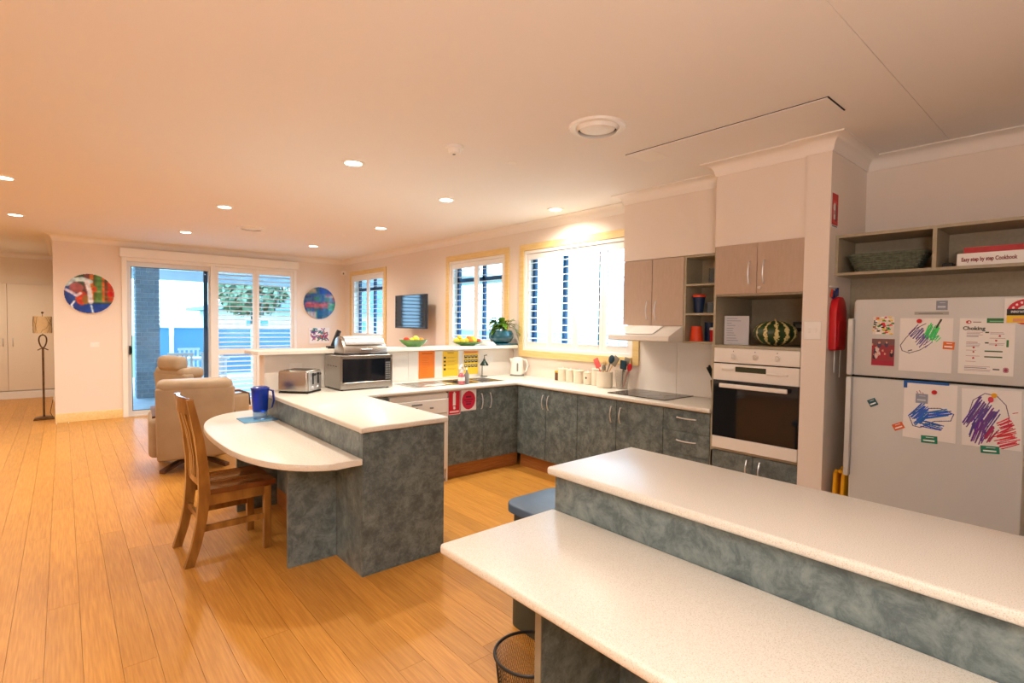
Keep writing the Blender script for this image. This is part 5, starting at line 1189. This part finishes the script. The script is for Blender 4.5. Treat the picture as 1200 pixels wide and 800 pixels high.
for k, y_ in enumerate((1.085, 1.13)):
    obj('board', ext([(3.64, 0), (3.92, 0), (3.87, .60), (3.84, .62), (3.80, .60), (3.76, .60), (3.72, .62), (3.69, .60)], y_, y_+.02, 'y', bev=.004, edges='both'), M_yelp, ws)
obj('hinge', tube([(3.70, 1.115, .615), (3.86, 1.115, .615)], .012, 10), M_yelp, ws); obj('pictogram', ext([(3.74, .40), (3.78, .48), (3.82, .50), (3.80, .42), (3.77, .34)], 1.083, 1.085, 'y'), M_black, ws)

# ================================================================ FOREGROUND ISLAND
lc = thing('low_counter', 'low cream speckled counter in the foreground', 'counter', (1.3, .1, 0))
obj('counter_top', slab([(1.038, 1.629, -1.6, 1.600)], .671, .710, .012), M_bench, lc)
obj('support_panel', box(1.20, 1.629, 1.222, 1.250, 0, .670), M_lam, lc)
obj('panel_edge', box(1.196, 1.2, 1.222, 1.250, 0, .670), M_edge, lc)
obj('support_panel', box(1.20, 1.629, -.70, -.67, 0, .670), M_lam, lc)
hi = thing('servery_counter', 'high cream speckled counter with grey-green riser in the foreground', 'counter', (1.9, .1, 0))
obj('counter_top', slab([(1.590, 2.195, -1.6, 1.606)], ZT, Z9, .012), M_bench, hi)
obj('riser', box(1.630, 1.650, -1.58, 1.588, 0, ZT-.001), M_lamT, hi)
obj('end_panel', box(1.650, 2.15, 1.568, 1.588, 0, ZT-.001), M_lam, hi)
obj('carcass', box(1.652, 2.13, -1.58, 1.566, .1, ZT-.002), M_lam, hi)
# bin with blue lid behind the island
kb = thing('kitchen_bin', 'dark green kitchen bin with a blue-grey lid behind the foreground counter', 'bin', (1.87, 1.82, 0))
def rr(x0, x1, y0, y1, r_, n=6):
    o_ = []
    for (cx, cy, a0) in ((x1-r_, y0+r_, -pi/2), (x1-r_, y1-r_, 0), (x0+r_, y1-r_, pi/2), (x0+r_, y0+r_, pi)):
        o_ += [(cx+r_*math.cos(a0+pi/2*k/n), cy+r_*math.sin(a0+pi/2*k/n)) for k in range(n+1)]
    return o_
obj('body', ext(rr(1.70, 2.06, 1.63, 1.985, .07), 0, .585, 'z'), M_bin, kb)
obj('lid', ext(rr(1.672, 2.085, 1.615, 2.012, .09), .582, .622, 'z', bev=.008, seg=3), M_blue, kb)
# mesh waste basket
wbk = thing('waste_basket', 'black wire mesh waste basket beside the foreground counter panel', 'waste basket', (1.31, 1.40, 0))
wx, wy = 1.318, 1.402
obj('rim', lathe([(.134+.006*math.cos(a), .283+.006*math.sin(a)) for a in [2*pi*k/10 for k in range(11)]], 48, (wx, wy, 0)), M_black, wbk)
obj('foot_ring', lathe([(.100, .001), (.104, .001), (.104, .02), (.100, .02), (.100, .001)], 48, (wx, wy, 0)), M_black, wbk)
wm = bmesh.new(); n_ = 96; rows = 26
for k in range(n_):
    a = 2*pi*k/n_
    for sgn in (1, -1):
        tube([(wx+(.102+.031*t_)*math.cos(a+sgn*.55*t_), wy+(.102+.031*t_)*math.sin(a+sgn*.55*t_), .015+.265*t_) for t_ in (0, .25, .5, .75, 1)], .0007, 3, bm=wm, cap=False)
obj('wire_mesh', wm, M_black, wbk, kind='stuff')
obj('bottom', lathe([(0, .004), (.101, .004), (.101, .006), (0, .006)], 40, (wx, wy, 0)), M_black, wbk)

# jug on tray on the low table
jx, jy = 1.215, 4.55
tr = oneobj('acrylic_tray', box(jx-.15, jx+.105, jy-.12, jy+.12, .7115, .719, bev=.002), M_tray, 'pale blue clear tray under the blue jug', 'tray', origin=(jx, jy, .7115))
jg = thing('water_jug', 'blue clear plastic water jug on the low half-round table', 'jug', (jx, jy, .72))
J = (jx, jy, .7195)
obj('base_cup', lathe([(0, .001), (.052, .001), (.054, .06), (.052, .06), (.050, .005), (0, .005)], 28, J), M_water, jg)
obj('body', lathe([(.050, .055), (.058, .07), (.066, .23), (.070, .245), (.067, .245), (.062, .23), (.054, .072), (0, .068)], 32, J), M_jug, jg)
obj('lid', lathe([(0, .262), (.05, .262), (.070, .250), (.071, .243), (0, .243)], 32, J), M_jugd, jg)
obj('handle', sweep([(jx+.055, jy-.03, .72+.235), (jx+.085, jy-.045, .72+.225), (jx+.092, jy-.05, .72+.15), (jx+.078, jy-.042, .72+.085), (jx+.052, jy-.028, .72+.075)], (.006, .009, 0), (.004, -.003, .003)), M_jugd, jg)

# ================================================================ OUTSIDE
obj('patio_paving', box(.1, 9, YB+.13, 17, -.12, -.04), M_pave, kind='structure')
obj('lawn', boxes([(-30, 45, 17, 60, -.3, -.08), (9, 45, -10, 17, -.3, -.08), (4.45, 9, -10, YB+.1, -.3, -.08)]), M_grass, kind='structure')
obj('patio_ceiling', boxes([(.1, 9, YB+.13, 14.2, 2.62, 2.75), (.1, 9, 14.1, 14.2, 2.40, 2.75)]), M_exw, kind='structure')
pr_ = thing('brick_pier', 'grey brick pier on the patio outside the sliding glass door', 'pier', (1.27, 12.6, -.04))
obj('core', box(1.095, 1.465, 12.51, 12.87, -.04, 2.612), M_mortar, pr_)
bh, bl = .076, .23; me_full = me_half = None
for kz in range(31):
    z_ = -.035+kz*.086
    if z_+bh > 2.615: break
    cuts = [(1.085, 1.085+.182), (1.085+.192, 1.475)] if kz % 2 else [(1.085, 1.165), (1.175, 1.385), (1.395, 1.475)]
    for (a, b_) in cuts: obj('brick', box(a, b_, 12.50, 12.60, z_, z_+bh, bev=.002), M_brick, pr_, smooth=False)
    ccuts = [(12.605, 12.74), (12.75, 12.88)] if kz % 2 else [(12.605, 12.69), (12.70, 12.88)]
    for (a, b_) in ccuts: obj('brick', box(1.085, 1.17, a, b_, z_, z_+bh, bev=.002), M_brick, pr_, smooth=False)
# neighbouring glazed enclosure
ge = thing('glazed_fence', 'white framed glass pool fence beyond the patio', 'fence', (4, 15.5, 0))
for (a, b_) in ((1.5, 2.02), (2.12, 2.95), (3.05, 3.9), (4.0, 5.2), (5.3, 6.5)): obj('glass_panel', box(a, b_, 15.49, 15.51, .1, 1.30), M_exg, ge)
for x_ in (1.46, 2.07, 3.0, 3.95, 5.25, 6.55): obj('post', box(x_-.04, x_+.04, 15.45, 15.55, -.04, 1.38), M_white, ge)
obj('rail', box(1.4, 6.6, 15.46, 15.54, 1.30, 1.36), M_white, ge); obj('rail', box(1.4, 6.6, 15.46, 15.54, .04, .1), M_white, ge)
ta = thing('patio_table', 'white outdoor table on the patio behind the glass door', 'table', (2.15, 13.0, -.04))
obj('table_top', box(1.75, 2.75, 12.6, 13.3, .66, .70, bev=.006), M_alu, ta)
for (a, b_) in ((1.82, 12.67), (2.68, 12.67), (1.82, 13.23), (2.68, 13.23)): obj('leg', box(a-.025, a+.025, b_-.025, b_+.025, -.04, .66), M_alu, ta)
def pchair(x, y, rz, lab):
    t = thing('patio_chair', lab, 'chair', (x, y, -.04), 'outdoor chairs round the patio table', local=True, rotz=rz)
    obj('seat', box(-.22, .22, -.2, .22, .42, .45), M_alu, t)
    for k in range(5): obj('slat', box(-.2+k*.09, -.16+k*.09, .19, .21, .45, .85), M_alu, t)
    obj('top_rail', box(-.22, .22, .185, .215, .85, .90), M_alu, t)
    for (a, b_) in ((-.2, -.18), (.2, -.18), (-.2, .2), (.2, .2)): obj('leg', box(a-.015, a+.015, b_-.015, b_+.015, 0, .42), M_alu, t)
pchair(1.78, 12.2, 3.0, 'white patio chair nearest the brick pier'); pchair(2.30, 12.25, 3.2, 'white patio chair in front of the patio table'); pchair(2.2, 13.75, 0, 'white patio chair behind the patio table')
nh = thing('neighbour_house', 'pale neighbouring house with a blue-grey gable roof seen through the shutters', 'house', (8, 27, 0))
obj('wall', box(5.9, 17, 26, 34, -.1, 2.2), M_exw, nh)
obj('roof', ext([(5.3, 2.0), (17.6, 2.0), (17.6, 2.15), (11.4, 3.4), (5.3, 2.15)], 25.4, 34.5, 'y'), M_roof, nh)
for (a, b_) in ((6.3, 6.75), (6.9, 7.35), (11, 12.2)):
    w_ = obj('window', box(a, b_, 25.95, 26.0, 1.0, 1.6), M_white, nh); obj('pane', box(a+.05, b_-.05, 25.94, 25.95, 1.05, 1.55), M_exg, w_)
def tree(x, y, h, R_, lab):
    t = thing('tree', lab, 'tree', (x, y, -.1), 'trees outside'); obj('trunk', tube([(x, y, -.1), (x+.1, y, h*.5), (x, y, h*.8)], [.16, .12, .05], 8), M_trunk, t)
    b = bmesh.new(); g = random.Random(int(x*10))
    for k in range(1500):
        d = Vector((g.gauss(0, 1), g.gauss(0, 1), g.gauss(0, 1))).normalized()*(R_*g.random()**.4); c_ = Vector((x, y, h*.75))+Vector((d.x, d.y, d.z*.8)); a = Vector((g.gauss(0, 1), g.gauss(0, 1), g.gauss(0, 1))).normalized()*.16; e = a.cross(d+Vector((.1, .2, .3))).normalized()*.09
        vs = [b.verts.new(c_-a), b.verts.new(c_+e), b.verts.new(c_+a), b.verts.new(c_-e)]; b.faces.new(vs)
    obj('crown', b, M_tree, t, kind='stuff', smooth=False)
tree(5.2, 20.5, 3.6, 1.3, 'loose grey-green tree beyond the patio seen through the shutters'); tree(11.5, 6.5, 3.2, 1.6, 'leafy tree outside the wide kitchen window')
fe = thing('boundary_fence', 'pale panel fence running outside the kitchen windows', 'fence', (8.5, 5, -.1))
for k in range(12): obj('fence_panel', box(8.5, 8.54, -3+k*1.6, -3+k*1.6+1.57, -.1, 1.35, bev=.004), M_exw, fe)
obj('eave', box(WX+.2, 5.0, -3, YB, 2.42, 2.52), M_exw, kind='structure')
obj('wall_outer', boxes([(4.43, 4.52, -3.1, 3.09, -.1, 2.42)]), M_exw, kind='structure')
